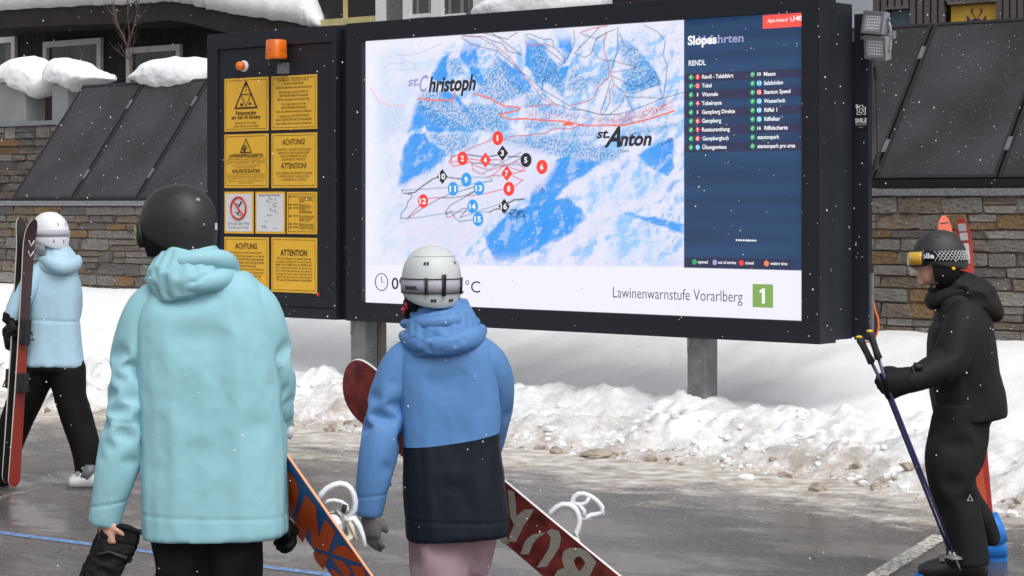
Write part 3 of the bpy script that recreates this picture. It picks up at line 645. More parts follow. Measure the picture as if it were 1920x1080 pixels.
forest = [Z1([(530, 620), (740, 600), (900, 700), (1100, 860), (1200, 990), (1000, 1010), (700, 940), (560, 800), (500, 730)]), Z1([(850, 270), (960, 300), (1010, 420), (880, 420)]), Z1([(1130, 600), (1250, 400), (1330, 240), (1620, 560), (1600, 640), (1400, 720), (1200, 680)]), Z1([(1100, 720), (1500, 780), (1360, 860), (1500, 1000), (1200, 1000), (980, 800)]), Z1([(100, 700), (400, 760), (420, 1000), (150, 1070)]),
          Z2([(40, 260), (190, 260), (380, 560), (380, 760), (240, 640), (100, 600)]), Z2([(480, 430), (560, 560), (700, 560), (640, 640), (560, 740), (420, 690), (440, 560)]), Z2([(770, 420), (840, 460), (840, 590), (700, 660), (660, 580), (800, 560)]), Z2([(960, 260), (1010, 200), (1140, 290), (1250, 420), (1330, 540), (1380, 640), (1020, 700), (1000, 560), (1080, 460), (990, 400)]), Z2([(0, 720), (100, 760), (240, 860), (520, 940), (480, 970), (220, 940), (100, 880), (0, 860)]), Z2([(520, 370), (560, 430), (650, 470), (640, 500), (560, 470)]), Z2([(0, 1010), (250, 1000), (380, 1060), (300, 1085), (0, 1085)]), Z2([(870, 700), (930, 690), (920, 820), (890, 810)]),
          Z3([(620, 0), (1130, 40), (1000, 160), (830, 215), (740, 290), (690, 350), (640, 400), (720, 380), (640, 430), (350, 550), (350, 520), (640, 380), (760, 240), (800, 170)]), Z3([(1050, 160), (1300, 90), (1620, 30), (1620, 160), (1400, 190), (1060, 220)]), Z4([(0, 120), (120, 85), (250, 110), (400, 125), (560, 180), (680, 230), (690, 265), (560, 290), (430, 260), (250, 235), (100, 210), (0, 200)]), Z4([(230, 90), (400, 60), (540, 80), (380, 110)]), Z4([(680, 90), (860, 40), (1100, 0), (1110, 30), (900, 70), (760, 140)])]
for pts in forest:
    m = inmap * softmask(pts, 6)
    blend(m * .55, (112, 178, 236)); blend(m * smoothstep(.0, .3, nC) * .62, (52, 108, 184)); blend(m * smoothstep(.25, .5, -nC) * .6, (226, 236, 252))
rocks = [Z3([(1400, 800), (1460, 760), (1620, 790), (1620, 860), (1500, 850)]), Z4([(95, 405), (130, 500), (40, 455)]), Z4([(960, 150), (1070, 105), (1075, 125), (980, 165)]), Z3([(960, 1040), (1200, 900), (1215, 910), (1040, 1030)]), Z4([(290, 530), (320, 540), (300, 580)])]
for pts in rocks: blend(inmap * softmask(pts, 3) * smoothstep(-.1, .15, nC), (40, 62, 110))
field = [(745, 352), (775, 335), (815, 314), (850, 290), (885, 272), (925, 262), (985, 276), (1030, 296), (1040, 306), (1018, 342), (990, 366), (962, 384), (925, 412), (890, 442), (850, 470), (800, 488), (752, 470)]
blend(inmap * softmask(field, 6) * .88, (230, 229, 252)); ridge = Z4([(230, 545), (330, 430), (420, 395), (560, 290), (640, 275), (800, 235), (830, 250), (660, 330), (470, 430), (420, 520), (300, 540)]); blend(inmap * softmask(ridge, 5) * .8, (236, 235, 254)); ridge = Z4([(120, 905), (200, 860), (300, 825), (390, 750), (460, 670), (560, 600), (720, 560), (860, 540), (1000, 440), (1150, 330), (1150, 360), (900, 620), (650, 640), (520, 820), (300, 960)]); blend(inmap * softmask(ridge, 6) * .8, (234, 233, 253))
# left side washed out behind the curved projection edge
edge = [(681, 60), (850, 60), (800, 150), (780, 185), (752, 280), (744, 350), (750, 430), (765, 500), (681, 500)]
blend(inmap * softmask(edge, 5) * .68, (236, 238, 254))
blend(inmap * smoothstep(40, 0, QX - 684) * .8, (246, 246, 255)); blend(inmap * smoothstep(470, 500, QY) * .6, (236, 234, 253)); blend(inmap * smoothstep(34, 8, QY - (77 - .0654 * (QX - 681))) * .75, (246, 244, 255))
def pline(pts, w, c, a=1.0, dash=None, mask=None):
    if dash:
        out = []
        for (p, q) in zip(pts[:-1], pts[1:]):
            L_ = math.hypot(q[0] - p[0], q[1] - p[1]); n = max(1, int(L_ / dash))
            for k in range(0, n): out.append(((p[0] + (q[0] - p[0]) * k / n, p[1] + (q[1] - p[1]) * k / n), (p[0] + (q[0] - p[0]) * (k + .55) / n, p[1] + (q[1] - p[1]) * (k + .55) / n)))
    else: out = list(zip(pts[:-1], pts[1:]))
    d = np.full(len(QX), 1e9)
    for p, q in out: d = np.minimum(d, segd(p, q, False))
    blend(inmap * np.clip((w + .7 - d) / 1.0, 0, 1) * a, c)
RD, OR, BK, TL = (216, 74, 84), (244, 120, 100), (44, 54, 84), (80, 150, 170)
pline(Z1([(540, 672), (690, 690), (880, 692), (905, 660), (910, 610)]), 1.3, OR); pline(Z1([(1100, 622), (1250, 665), (1330, 710), (1420, 750), (1570, 765), (1540, 795), (1380, 830), (1370, 850), (1480, 885), (1620, 875)]), 1.3, OR)
pline(Z2([(0, 985), (200, 1000), (430, 1015), (600, 1055), (800, 1050), (1000, 1050), (1250, 990), (1510, 905)]), 1.4, OR); pline(Z2([(400, 1040), (470, 1040)]), 3, (240, 110, 90)); pline(Z2([(0, 860), (150, 850), (230, 840), (360, 850)]), .8, RD, .8, 5)
pline([(690, 165), (705, 190), (730, 199), (757, 196)], 1.1, (250, 200, 212), .8)
town = inmap * softmask(Z2([(640, 985), (900, 970), (1150, 920), (1470, 800), (1490, 870), (1300, 950), (1000, 1020), (760, 1020)]), 6); blend(town * smoothstep(.0, .25, nC) * .9, (224, 84, 84)); blend(town * smoothstep(.2, .4, -nC) * .7, (70, 90, 140))
town = inmap * softmask(Z2([(0, 900), (200, 930), (650, 950), (640, 1000), (300, 980), (0, 950)]), 5); blend(town * smoothstep(.1, .3, nC) * .7, (224, 90, 90))
for pts in ([(0, 125), (60, 130), (200, 185), (260, 175), (285, 200), (290, 260), (350, 310), (395, 380), (400, 420)], [(0, 145), (150, 225), (250, 300), (400, 420)], [(400, 420), (300, 480), (180, 610), (175, 730), (300, 830), (450, 890), (620, 900), (760, 945)], [(0, 540), (180, 690), (480, 870), (760, 945)], [(500, 320), (750, 60)], [(495, 90), (500, 200), (480, 280), (400, 420)], [(500, 320), (600, 365), (670, 330), (690, 260), (720, 180), (830, 110), (910, 80)], [(690, 280), (740, 370), (820, 395), (900, 400), (1000, 430), (1130, 455)], [(940, 60), (940, 290), (890, 440), (865, 520), (900, 640), (1020, 730), (1130, 720), (1330, 640)], [(880, 510), (1050, 495), (1130, 460)], [(880, 550), (960, 590), (1060, 650), (1200, 640), (1320, 550)], [(870, 590), (760, 940)], [(900, 640), (855, 700), (860, 810), (820, 900), (780, 940)], [(1015, 740), (960, 860), (860, 940), (770, 945)], [(1020, 745), (1090, 910)], [(1020, 765), (1250, 770), (1395, 780)], [(1395, 780), (1320, 520)], [(1400, 780), (1420, 640), (1440, 460), (1400, 340), (1420, 200), (1350, 110), (1210, 40)], [(770, 945), (950, 940), (1200, 860), (1400, 775), (1600, 720)], [(560, 110), (580, 130), (720, 175), (830, 110)], [(960, 120), (1000, 230), (1060, 280), (1140, 290)]): pline(Z2(pts), .55, BK, .75)
for pts in ([(830, 110), (800, 200), (800, 300), (840, 420), (850, 560), (730, 680), (715, 750), (640, 810), (460, 850)], [(560, 110), (680, 70), (840, 40)]): pline(Z2(pts), .7, RD, .85)
pline(Z1([(980, 35), (1160, 50), (1300, 130), (1450, 240), (1560, 370), (1610, 440)]), .7, RD, .9, 5); pline(Z2([(0, 215), (80, 245), (200, 225), (290, 260)]), .7, RD, .9, 5); pline(Z2([(0, 570), (80, 650), (170, 780), (290, 840)]), .7, RD, .9, 5)
for pts in ([(975, 55), (1080, 120), (1200, 155), (1340, 190), (1480, 310), (1620, 435)], [(990, 38), (1200, 45), (1290, 90), (1390, 110), (1440, 190), (1580, 230)], [(1270, 0), (1370, 65), (1580, 230)], [(1200, 10), (1440, 70), (1540, 0)]): pline(Z1(pts), .6, BK, .8)
for pts in ([(320, 225), (420, 235), (560, 210), (780, 110)], [(230, 320), (340, 320), (420, 295), (500, 310), (500, 370), (330, 390)]): pline(Z1(pts), .5, (120, 130, 170), .4)
for pts in ([(1620, 20), (1480, 30), (1400, 70), (1280, 65), (1000, 180)], [(1000, 200), (880, 230), (850, 290), (900, 335), (1050, 295), (1220, 300), (1400, 325), (1560, 375), (1620, 380)], [(960, 210), (880, 240), (870, 290), (960, 285)], [(1040, 265), (1120, 330), (1270, 375), (1400, 325), (1540, 290), (1620, 370)], [(1080, 300), (1090, 370), (1170, 410), (1210, 410)], [(640, 660), (740, 650), (820, 655)], [(1040, 635), (1220, 610), (1400, 565), (1520, 535), (1600, 470)], [(430, 860), (480, 800), (560, 730)], [(1220, 450), (1300, 420), (1400, 330)], [(810, 790), (830, 855), (880, 835)]): pline(Z3(pts), .7, RD, .85)
pline(Z4([(0, 95), (160, 70), (180, 55), (230, 40), (330, 45), (420, 10)]), .8, RD, .85)
for pts in ([(380, 575), (600, 565), (860, 545), (1100, 510), (1280, 480)], [(430, 862), (560, 850), (860, 800), (1040, 790), (1260, 800)], [(960, 855), (1200, 770), (1400, 705), (1600, 670)], [(1080, 445), (1280, 448), (1285, 485), (1200, 495)], [(1200, 400), (1340, 320), (1580, 190)], [(1080, 300), (1300, 320), (1560, 318)]): pline(Z3(pts), .6, TL, .85)
for pts in ([(430, 862), (580, 760), (760, 655), (870, 615), (1110, 540)], [(760, 655), (860, 655), (1000, 635), (1110, 585), (1150, 560)], [(1110, 590), (860, 730), (815, 800), (830, 820), (870, 785), (900, 850), (960, 895), (1050, 880), (1100, 875)], [(370, 575), (390, 605), (470, 620), (475, 640), (430, 700), (420, 750), (365, 810), (360, 860), (430, 862)], [(960, 855), (1040, 755), (980, 765), (890, 830)], [(1600, 250), (1560, 260), (1490, 300)]): pline(Z3(pts), .6, (60, 84, 110), .85)
for pts in ([(400, 610), (500, 600), (600, 520), (690, 460), (740, 445)], [(840, 445), (980, 463)], [(1040, 215), (1200, 240), (1350, 220)], [(1450, 235), (1600, 235)], [(1260, 800), (1310, 770), (1380, 762)], [(1450, 710), (1510, 670), (1620, 665)]): pline(Z3(pts), .9, (36, 38, 52), .95, 3.2)
for pts in ([(1050, 255), (1180, 275)], [(1270, 270), (1360, 265), (1420, 325)], [(1290, 428), (1400, 428)], [(1490, 410), (1600, 380)], [(1490, 430), (1600, 480)]): pline(Z3(pts), .8, RD, .9, 3.2)
# white caption strip and side panel
strip = (QX < 1278.5) & (QY >= 497 + (QX - 681) * .006); blend(strip * 1.0, (245, 244, 255))
side = (QX >= 1278.5)
yl = lambda y0, x0=1292: y0                       # rows follow constant height on the board
zr = lambda py: bl(1292, py).z
zb_panel = bl(1285, 503).z
pan = side & (gZ > zb_panel); blend(side * 1.0, (245, 244, 255))
ban = np.clip(.5 + .5 * pnoise(np.stack([gZ * 9, gX * .4, gX * 0], 1)), 0, 1)
pc = s3((30, 54, 90))[None] * (1 - ban[:, None]) + s3((44, 80, 122))[None] * ban[:, None]
blend(pan * 1.0, pc)
for k in range(9):
    za, zb_ = zr(136.5 + k * 16.45), zr(136.5 + (k + 1) * 16.45)
    if k % 2 == 0: blend((pan & (gZ < za) & (gZ > zb_)) * .92, (52, 50, 84))
blend((pan & (gZ < bl(1285, 482).z)) * np.clip((1490 - QX) / 12, 0, 1) * .9, (44, 46, 80))
led = .965 + .035 * np.sin(gX * 2 * math.pi / .016) * np.sin(gZ * 2 * math.pi / .016)
col = np.clip(col * led[:, None], 0, 1)
me = bpy.data.meshes.new('screen'); idx = np.arange(NXS * NZS).reshape(NZS, NXS)
fc = np.stack([idx[:-1, :-1], idx[:-1, 1:], idx[1:, 1:], idx[1:, :-1]], -1).reshape(-1, 4)
me.from_pydata(np.stack([gX, gX * 0 + .03, gZ], 1).tolist(), [], fc.tolist()); me.update()
ca = me.color_attributes.new('picture', 'FLOAT_COLOR', 'POINT'); ca.data.foreach_set('color', np.concatenate([col, np.ones((len(col), 1))], 1).astype(np.float32).ravel())
m = bpy.data.materials.new('led_picture'); m.use_nodes = True; nt = m.node_tree; bs = nt.nodes['Principled BSDF']
a_ = nt.nodes.new('ShaderNodeAttribute'); a_.attribute_name = 'picture'; nt.links.new(a_.outputs['Color'], bs.inputs['Emission Color']); bs.inputs['Emission Strength'].default_value = .85; bs.inputs['Base Color'].default_value = (.01, .01, .01, 1); bs.inputs['Roughness'].default_value = .8
me.materials.append(m); scr = bpy.data.objects.new('screen', me); COL.objects.link(scr); scr.parent = bd
# lettering and symbols on the screen, a few millimetres in front of the picture
SD = .022
LC = {'black': (34, 34, 44), 'white': (250, 250, 255), 'grey': (62, 60, 76), 'lilac': (164, 162, 205), 'red': (246, 66, 56), 'blue': (58, 160, 240), 'green': (40, 176, 96), 'orange': (246, 140, 76), 'box': (132, 172, 88), 'redbox': (250, 88, 80), 'paleblue': (90, 192, 236)}
LM = {k: emat('led_' + k, c, .85) for k, c in LC.items()}
class Tk:                                          # every word, marker and symbol on the screen is a piece of its own
    def __getitem__(s, k):
        s.k = k; return s
    def _b(s, name, f): mb = MB(); f(mb); (mb.build(name, LM[s.k], scr) if mb.v else None)
    def poly(s, pts): s._b(s.name, lambda m: m.poly(pts))
    def add(s, v, f): s._b('tick', lambda m: m.add(v, f))
    def tube(s, *a, **k): s._b('symbol', lambda m: m.tube(*a, **k))
tk = Tk(); tk.name = 'run_marker'
def st(k, s, x0, x1, y, cap, bold=0.0, shear=0.0, d=SD): mb = MB(); btext(mb, s, x0, x1, y, cap, d, bold, shear); mb.build('lettering', LM[k], scr)
st('lilac', 'st.', 761, 783, 161, 17, .02, .25); st('lilac', 'C', 783, 800, 172, 30, .02, .3); st('black', 'hristoph', 800, 889, 172, 27, .035, .25)
st('black', 'st.', 1115, 1140, 259, 17, .03, .25); st('black', 'A', 1129, 1160, 275, 36, .03, .45); st('black', 'nton', 1158, 1219, 273, 25, .035, .25); st('black', '1304m', 1156, 1176, 286, 6, .0)
def disc(k, px, py, rx_m, d=SD, n=28):
    c = bl(px, py); tk[k].poly([(c.x + rx_m * math.cos(2 * math.pi * i / n), d, c.z + rx_m * math.sin(2 * math.pi * i / n)) for i in range(n)])
def diam(k, px, py, r, d=SD): c = bl(px, py); tk[k].poly([(c.x + r, d, c.z), (c.x, d, c.z + r * 1.05), (c.x - r, d, c.z), (c.x, d, c.z - r * 1.05)])
marks = [(1, 930, 259, 'red', 0), (2, 864, 297, 'red', 0), (3, 939, 287, 'black', 1), (4, 907, 300, 'red', 1), (5, 983, 300, 'black', 0), (6, 1013, 313, 'red', 0), (7, 947, 325, 'red', 1), (8, 951, 354, 'red', 0), (9, 871, 337, 'blue', 0), (10, 826, 331, 'black', 1), (11, 846, 354, 'blue', 0), (12, 790, 377, 'red', 0), (13, 895, 353, 'blue', 0), (14, 883, 387, 'blue', 0), (15, 893, 411, 'blue', 0), (16, 942, 387, 'black', 1)]
for n_, px, py, c_, dm in marks:
    (diam if dm else disc)(c_, px, py, .06 if dm else .0575)
    w = (1.4 if n_ == 1 else 3.0) if n_ < 10 else 6.0; st('white', str(n_), px - w, px + w, py + 5.0, 10, .03, d=SD - .004)
st('lilac', 'Abfahrten', 1300, 1391, 83, 15, .02); st('white', 'Slopes', 1287, 1341, 84, 16, .035, d=SD - .004); st('white', 'RENDL', 1288, 1320, 123, 9.5, .02)
rows_l = [('Rendl - Talabfahrt', 1313, 1372, 'red', 0, '1'), ('Tobel', 1313, 1331, 'red', 0, '2'), ('Wannele', 1313, 1343, None, 0, '3'), ('Tobelroute', 1313, 1350, 'red', 1, '4'), ('Gampberg Direkte', 1313, 1375, None, 0, '5'), ('Gampberg', 1313, 1349, 'red', 0, '6'), ('Restauranthang', 1313, 1365, 'red', 1, '7'), ('Gampbergloch', 1314, 1363, 'red', 0, '8'), ('Übungswiese', 1314, 1359, 'paleblue', 0, '9')]
rows_r = [('Maass', 1429, 1451, None, 0, '10'), ('Salzböden', 1429, 1465, 'paleblue', 0, '11'), ('Stanton Speed', 1429, 1479, 'red', 0, '12'), ('Wasserloch', 1429, 1469, 'paleblue', 0, '13'), ('Riffel 1', 1430, 1454, 'paleblue', 0, '14'), ('Riffelkar', 1430, 1460, 'paleblue', 0, '15'), ('Riffelscharte', 1430, 1474, None, 0, '16'), ('stantonpark', 1417, 1458, None, 0, ''), ('stantonpark pro area', 1417, 1488, None, 0, '')]
def row_y(k, px): z = zr(144.8 + k * 16.45); Yb = Y0 - bl(px, 0).x * ST; return HZ - F_PX * (z - EYE) / Yb
for rows, xc in ((rows_l, 1292.5), (rows_r, 1408)):
    for k, (s, x0, x1, c_, dm, nn) in enumerate(rows):
        y = row_y(k, xc); disc('green', xc, y, .0205)
        c = bl(xc, y); tk['white'].add([(c.x - .01, SD - .003, c.z), (c.x - .006, SD - .003, c.z + .004), (c.x - .002, SD - .003, c.z - .009), (c.x - .002, SD - .003, c.z - .001), (c.x + .011, SD - .003, c.z + .011), (c.x + .008, SD - .003, c.z + .013)], [(0, 2, 3, 1), (2, 4, 5, 3)])
        xm = xc + 12.5; ym = row_y(k, xm)
        if c_: (diam if dm else disc)(c_, xm, ym, .022 if dm else .021)
        if nn: w = (.8 if nn == '1' else 1.6) if len(nn) == 1 else 3.4; st('white', nn, xm - w, xm + w, ym + 3, 6, .03, d=SD - .003)
        st('white', s, x0, x1, row_y(k, x0) + 3.6, 7.2, .022)
def rbox(k, xa, xb, ya, yb, d=SD): a, b = bl(xa, ya), bl(xb, yb); tk[k].poly([(a.x, d, b.z), (b.x, d, b.z), (b.x, d, a.z), (a.x, d, a.z)])
rbox('redbox', 1427, 1503.5, 28.5, 49); st('white', 'Alpin-Notruf', 1436, 1474, 42, 6.5, .01, d=SD - .003); st('white', '140', 1485, 1501, 38.5, 8.5, .035, d=SD - .003)
c = bl(1481, 36); tk['white'].tube([(c.x - .006, SD - .002, c.z + .016), (c.x - .01, SD - .002, c.z + .004), (c.x, SD - .002, c.z - .01), (c.x + .012, SD - .002, c.z - .012)], .003, 5)
for k in range(9): disc('white', 1378 + k * 4.4, 450.3 + k * .12, .0075 if k != 5 else .009)
for (k, px, s, x0, x1) in (('green', 1299, 'opened', 1305, 1324), ('lilac', 1337, 'out of service', 1343, 1377), ('red', 1387, 'closed', 1394, 1410), ('orange', 1434, 'waiting time', 1441, 1473)):
    y = 491.2 + (px - 1299) * .022; disc(k, px, y, .021); st('white', s, x0, x1, y + 2.5, 5.6, .018)
# caption strip
c = bl(712, 529)
tk['grey'].tube([(c.x + .072 * math.cos(q), SD, c.z + .072 * math.sin(q)) for q in [2 * math.pi * i / 40 for i in range(40)]], .0042, 5, closed=True)
tk['grey'].tube([(c.x, SD, c.z + .05), (c.x, SD, c.z), (c.x + .034, SD, c.z)], .0035, 5)
st('black', '09:54', 731, 792, 542, 21, .012); st('black', '-2', 830, 866, 548, 21, .012); st('black', '°C', 869, 897, 548, 21, .0)
st('grey', 'Lawinenwarnstufe Vorarlberg', 1146, 1389, 558, 20, -.006)
rbox('box', 1408, 1446.5, 532.5, 577.5); c = bl(1421, 569); tk['white'].add([(c.x + x * .0058, SD - .004, c.z + z * .0058) for x, z in ((4, 0), (8.5, 0), (8.5, 19), (4.8, 19), (0, 15.6), (1.8, 13), (4, 14.4))], [tuple(range(7))])

# ------------------------------------------------------------------ signs, lamps on the cabinet
YEL = mat('sign_yellow', srgb(238, 184, 58), rough=.4, var=.03, bump=0); INK = mat('sign_ink', srgb(34, 24, 20), rough=.5, bump=0, var=.02); PAPER = mat('sign_white', srgb(222, 224, 228), rough=.4, var=.02, bump=0); REDI = mat('sign_red', srgb(196, 44, 40), rough=.4, bump=0)
def sign(x0, x1, y0, y1, label, fill, insert=False):
    a, b = bl(x0, y0), bl(x1, y0); zb = bl(x0, y1).z; w, h = b.x - a.x, a.z - zb
    t = thing('warning_sign', label, 'sign', b2w(a.x, .0, zb), -TH, 'warning signs on the board cabinet'); t.location = b2w(a.x, .018, zb)
    MB().box(0, w, -.006, 0, 0, h).build('plate', YEL, t)
    if insert: MB().box(.018, w - .018, -.0075, -.0062, .02, h - .02).build('paper', PAPER, t)
    else:
        f = MB(); k = .018; e = .0035
        for q in ((k, w - k, k, k + e), (k, w - k, h - k - e, h - k), (k, k + e, k + e, h - k - e), (w - k - e, w - k, k + e, h - k - e)): f.box(q[0], q[1], -.0072, -.0062, q[2], q[3])
        f.build('border', INK, t)
    L_ = MB(); L_.par = t; R_ = MB(); fill(L_, w, h, R_)
    if L_.v: L_.build('symbols', INK, t)
    if R_.v: R_.build('prohibition_ring', REDI, t)
    return t
def lines(L_, w, items):                         # (text, centre height fraction of h-space in m, cap m, max width fraction, bold)
    for s, z, cap, fr_, bo in items:
        ln = w * fr_; q_ = MB(); text_on(q_, s, w / 2 - ln / 2, w / 2 + ln / 2, z, cap * (.9 if bo >= .02 else .8), -.0085, bo * .5 - (.006 if bo < .02 else 0)); q_.build('lettering', INK, L_.par)
def tri(L_, cx, zb, s, th):
    h = s * .84; A, B, C = (cx - s / 2, zb), (cx + s / 2, zb), (cx, zb + h)
    c = ((A[0] + B[0] + C[0]) / 3, (A[1] + B[1] + C[1]) / 3)
    for p, q in ((A, B), (B, C), (C, A)):
        i = lambda v: (v[0] + (c[0] - v[0]) * th, v[1] + (c[1] - v[1]) * th)
        L_.poly([(p[0], -.0085, p[1]), (q[0], -.0085, q[1]), (i(q)[0], -.0085, i(q)[1]), (i(p)[0], -.0085, i(p)[1])])
    return A, B, C
def f1(L_, w, h, R_):
    cx = w / 2; A, B, C = tri(L_, cx, h * .42, w * .54, .17); m1, m2, mb = ((A[0] + C[0]) / 2 + .01, (A[1] + C[1]) / 2), ((B[0] + C[0]) / 2 - .01, (B[1] + C[1]) / 2), (cx, A[1] + .02)
    for p, q in ((m1, m2), (m1, mb), (m2, mb)): L_.tube([(p[0], -.0082, p[1]), (q[0], -.0082, q[1])], .004, 4)
    text_on(L_, '!', cx - .008, cx + .008, (A[1] + C[1]) / 2 + .03, .08, -.0085, .03)
    L_.box(cx - .075, cx - .04, -.0085, -.0075, A[1] + .028, A[1] + .05); L_.box(cx + .035, cx + .07, -.0085, -.0075, A[1] + .034, A[1] + .052)
    lines(L_, w, (('Pistengeräte', h * .31, .036, .46, .03), ('am Seil im Einsatz', h * .23, .036, .66, .03), ('Beware of the cable!', h * .135, .028, .48, .0), ('Snow vehicle is working!', h * .075, .028, .56, 0)))
def f2(L_, w, h, R_):
    T = ['Bei Blinklicht GROSSE bis SEHR', 'GROSSE LAWINENGEFAHR', 'abseits der geöffneten und markierten Pisten.', 'Flashing light signals HIGH or', 'VERY HIGH DANGER OF AVALANCHE', 'off the opened and marked trails.', 'Feu clignotant en cas de', 'GRAND DANGER D\'AVALANCHES', 'hors des pistes ouvertes et balisées.', 'Il segnale a luce INTERMITTENTE', 'indica il FORTE PERICOLO DI VALANGHE', 'fuori dalle piste marcate ed aperte.']
    lines(L_, w, [(s, h * (.9 - .068 * k - .018 * (k // 3)), .026, min(.8, .022 * len(s)), .012 if k % 3 else .006) for k, s in enumerate(T)])
def f3(L_, w, h, R_):
    cx = w / 2; tri(L_, cx, h * .65, w * .28, .2)
    for a in range(9): q = .5 + a * .28; L_.tube([(cx - .02, -.0083, h * .685), (cx - .02 + .05 * math.cos(q), -.0083, h * .685 + .06 * math.sin(q))], .002, 4)
    L_.ball((cx - .02, -.008, h * .685), .011, .001, .011)
    T = ['In gesicherten Skigebieten können, bei und nach Neuschneefällen, sowie', 'bei Erwärmungen Lawinensprengarbeiten durchgeführt. Das Betreten', 'und Befahren der abgesperrten Gebiete ist daher lebensgefährlich!', 'Sprengzeiten sind bei der Arlberger Bergbahnen AG', 'unter der Nummer zu erfragen!']
    U = ['In the entire skiing area avalanche blasting will be carried out during and', 'after new snowfall, and after significant snow drifts. The entering', 'and use of the skiing area is without exception forbidden at these times.', 'Blasting times can be found at the Arlberger Bergbahnen AG', 'by calling our hotline!']
    lines(L_, w, [('LAWINENSPRENGARBEITEN', h * .565, .036, .78, .03), ('AVALANCHE BLASTING', h * .28, .036, .64, .03)] + [(s, h * (.525 - .036 * k - .015 * (k > 2)), .015, min(.88, .0135 * len(s)), .004) for k, s in enumerate(T)] + [(s, h * (.24 - .036 * k - .012 * (k > 2)), .015, min(.88, .0135 * len(s)), .004) for k, s in enumerate(U)])
def f4(L_, w, h, R_):
    lines(L_, w, [('ACHTUNG!', h * .79, .052, .5, .02), ('ATTENTION!', h * .355, .052, .56, .02)] + [(s, z * h, .024, f, .0) for s, z, f in (('DER PISTEN - UND RETTUNGSDIENST', .68, .78), ('ÜBERWACHT UND KONTROLLIERT', .62, .7), ('NUR DIE MARKIERTEN UND', .56, .57), ('GEÖFFNETEN SKIPISTEN', .5, .52), ('ONLY OPENED AND MARKED RUNS ARE', .25, .8), ('CONTROLLED BY THE SKI PATROL', .19, .7), ('AND EMERGENCY SERVICE', .13, .56))])
def f5(L_, w, h, R_):
    cx, cz, r = w / 2, h * .6, w * .26
    R_.tube([(cx + r * math.cos(q), -.0085, cz + r * math.sin(q)) for q in [2 * math.pi * i / 36 for i in range(36)]], .011, 5, closed=True)
    R_.tube([(cx - r * .7, -.0095, cz + r * .7), (cx + r * .7, -.0095, cz - r * .7)], .010, 5)
    L_.ball((cx + .03, -.0085, cz + .05), .013, .001, .013); L_.tube([(cx + .025, -.0085, cz + .035), (cx - .01, -.0085, cz + .0), (cx + .01, -.0085, cz - .03), (cx - .02, -.0085, cz - .05)], .007, 5); L_.tube([(cx - .05, -.0085, cz - .03), (cx + .03, -.0085, cz - .07)], .003, 4); L_.tube([(cx + .02, -.0085, cz + .03), (cx - .03, -.0085, cz + .04)], .004, 4)
    lines(L_, w, (('Es ist auch „dein“ Wald', h * .21, .03, .74, 0), ('It is also „your“ forest', h * .12, .03, .68, 0)))
def f6(L_, w, h, R_):
    text_on(L_, 'Markierung und Pistenregeln für Pistentourengeher', w * .14, w * .86, h * .9, .014, -.0085, .01)
    r = random.Random(2)
    for k in range(9): x, z = w * r.uniform(.22, .7), h * r.uniform(.15, .84); L_.tube([(x, -.0085, z), (x + r.uniform(.0, .07), -.0085, z + r.uniform(-.012, .012))], .0018, 4); L_.ball((x, -.0083, z + .01), .005, .001, .006, 6, 4)
    for (x, z) in ((.6, .72), (.3, .28), (.6, .12)): text_on(L_, 'Pistengeräte', w * x, w * (x + .15), h * z, .008, -.0085)
def f7(L_, w, h, R_):
    r = random.Random(5); T = ['Route, oft kontrolliert, präpariert', 'und vor alpinen Gefahren,', 'insbesondere Lawinengefahren', 'gesichert.', '', 'Markiert, aber vor', 'Lawinengefahren gesichert.', 'Weder präpariert noch', 'kontrolliert.', 'Nur mit alpiner Erfahrung', 'oder Skilehrer empfohlen.', '', 'Marked, controlled, prepared', 'and cleared of alpine danger,', 'especially from danger of', 'avalanches protected.', '', 'Marked and free from danger of', 'avalanches, but not prepared', 'or controlled. Only with alpine', 'experience or ski instructor.']
    for k, s in enumerate(T):
        if s: text_on(L_, s, w * .42, w * (.42 + min(.5, .0172 * len(s))), h * (.87 - .038 * k), .012, -.0085, .008)
    for k, s in ((0, 'PISTE'), (5, 'SKIROUTE'), (7, 'EXTREME'), (12, 'PISTE'), (17, 'SKIROUTE'), (19, 'EXTREME')): text_on(L_, s, w * .22, w * .39, h * (.87 - .038 * k), .012, -.0085, .015); L_.box(w * .07, w * .17, -.0085, -.0075, h * (.872 - .038 * k), h * (.872 - .038 * k) + .008)
def f8(L_, w, h, R_):
    lines(L_, w, [('ACHTUNG', h * .79, .052, .5, .035)] + [(s, h * (.70 - .06 * k), .024, min(.8, .0245 * len(s)), b) for k, (s, b) in enumerate((('Die Skipisten sind während der', 0), ('Pistengerätearbeiten gesperrt und täglich', .0), ('von 17:00 bis 8:30 Uhr außer Betrieb!', .018), ('Während dieser Zeit erfolgt KEINE', .012), ('Gefahrensicherung!', .012), ('Präparierungsarbeiten auf den Skipisten', 0), ('Seilwindenpräparierung mit Pistengeräten', 0), ('Betrieb der Schneeanlage mit', 0), ('Versorgungsleitungen, etc.)', 0), ('Lebensgefahr!', .018), ('Benützung der Piste verboten', .018)))])
def f9(L_, w, h, R_):
    lines(L_, w, [('ATTENTION', h * .67, .058, .58, .035)] + [(s, h * (.60 - .056 * k), .024, min(.8, .0235 * len(s)), b) for k, (s, b) in enumerate((('The ski slopes are closed during', .006), ('maintenance works and are out of service', 0), ('daily from 5:00 p.m. to 8:30 a.m.!', .018), ('Due to preparation works on the ski runs', 0), ('(work with piste machines and winches,', 0), ('servicing the snow canons with free lying', 0), ('supply lines, etc.) there is a risk of injury.', 0), ('The use of closed pistes is forbidden!', .012)))])
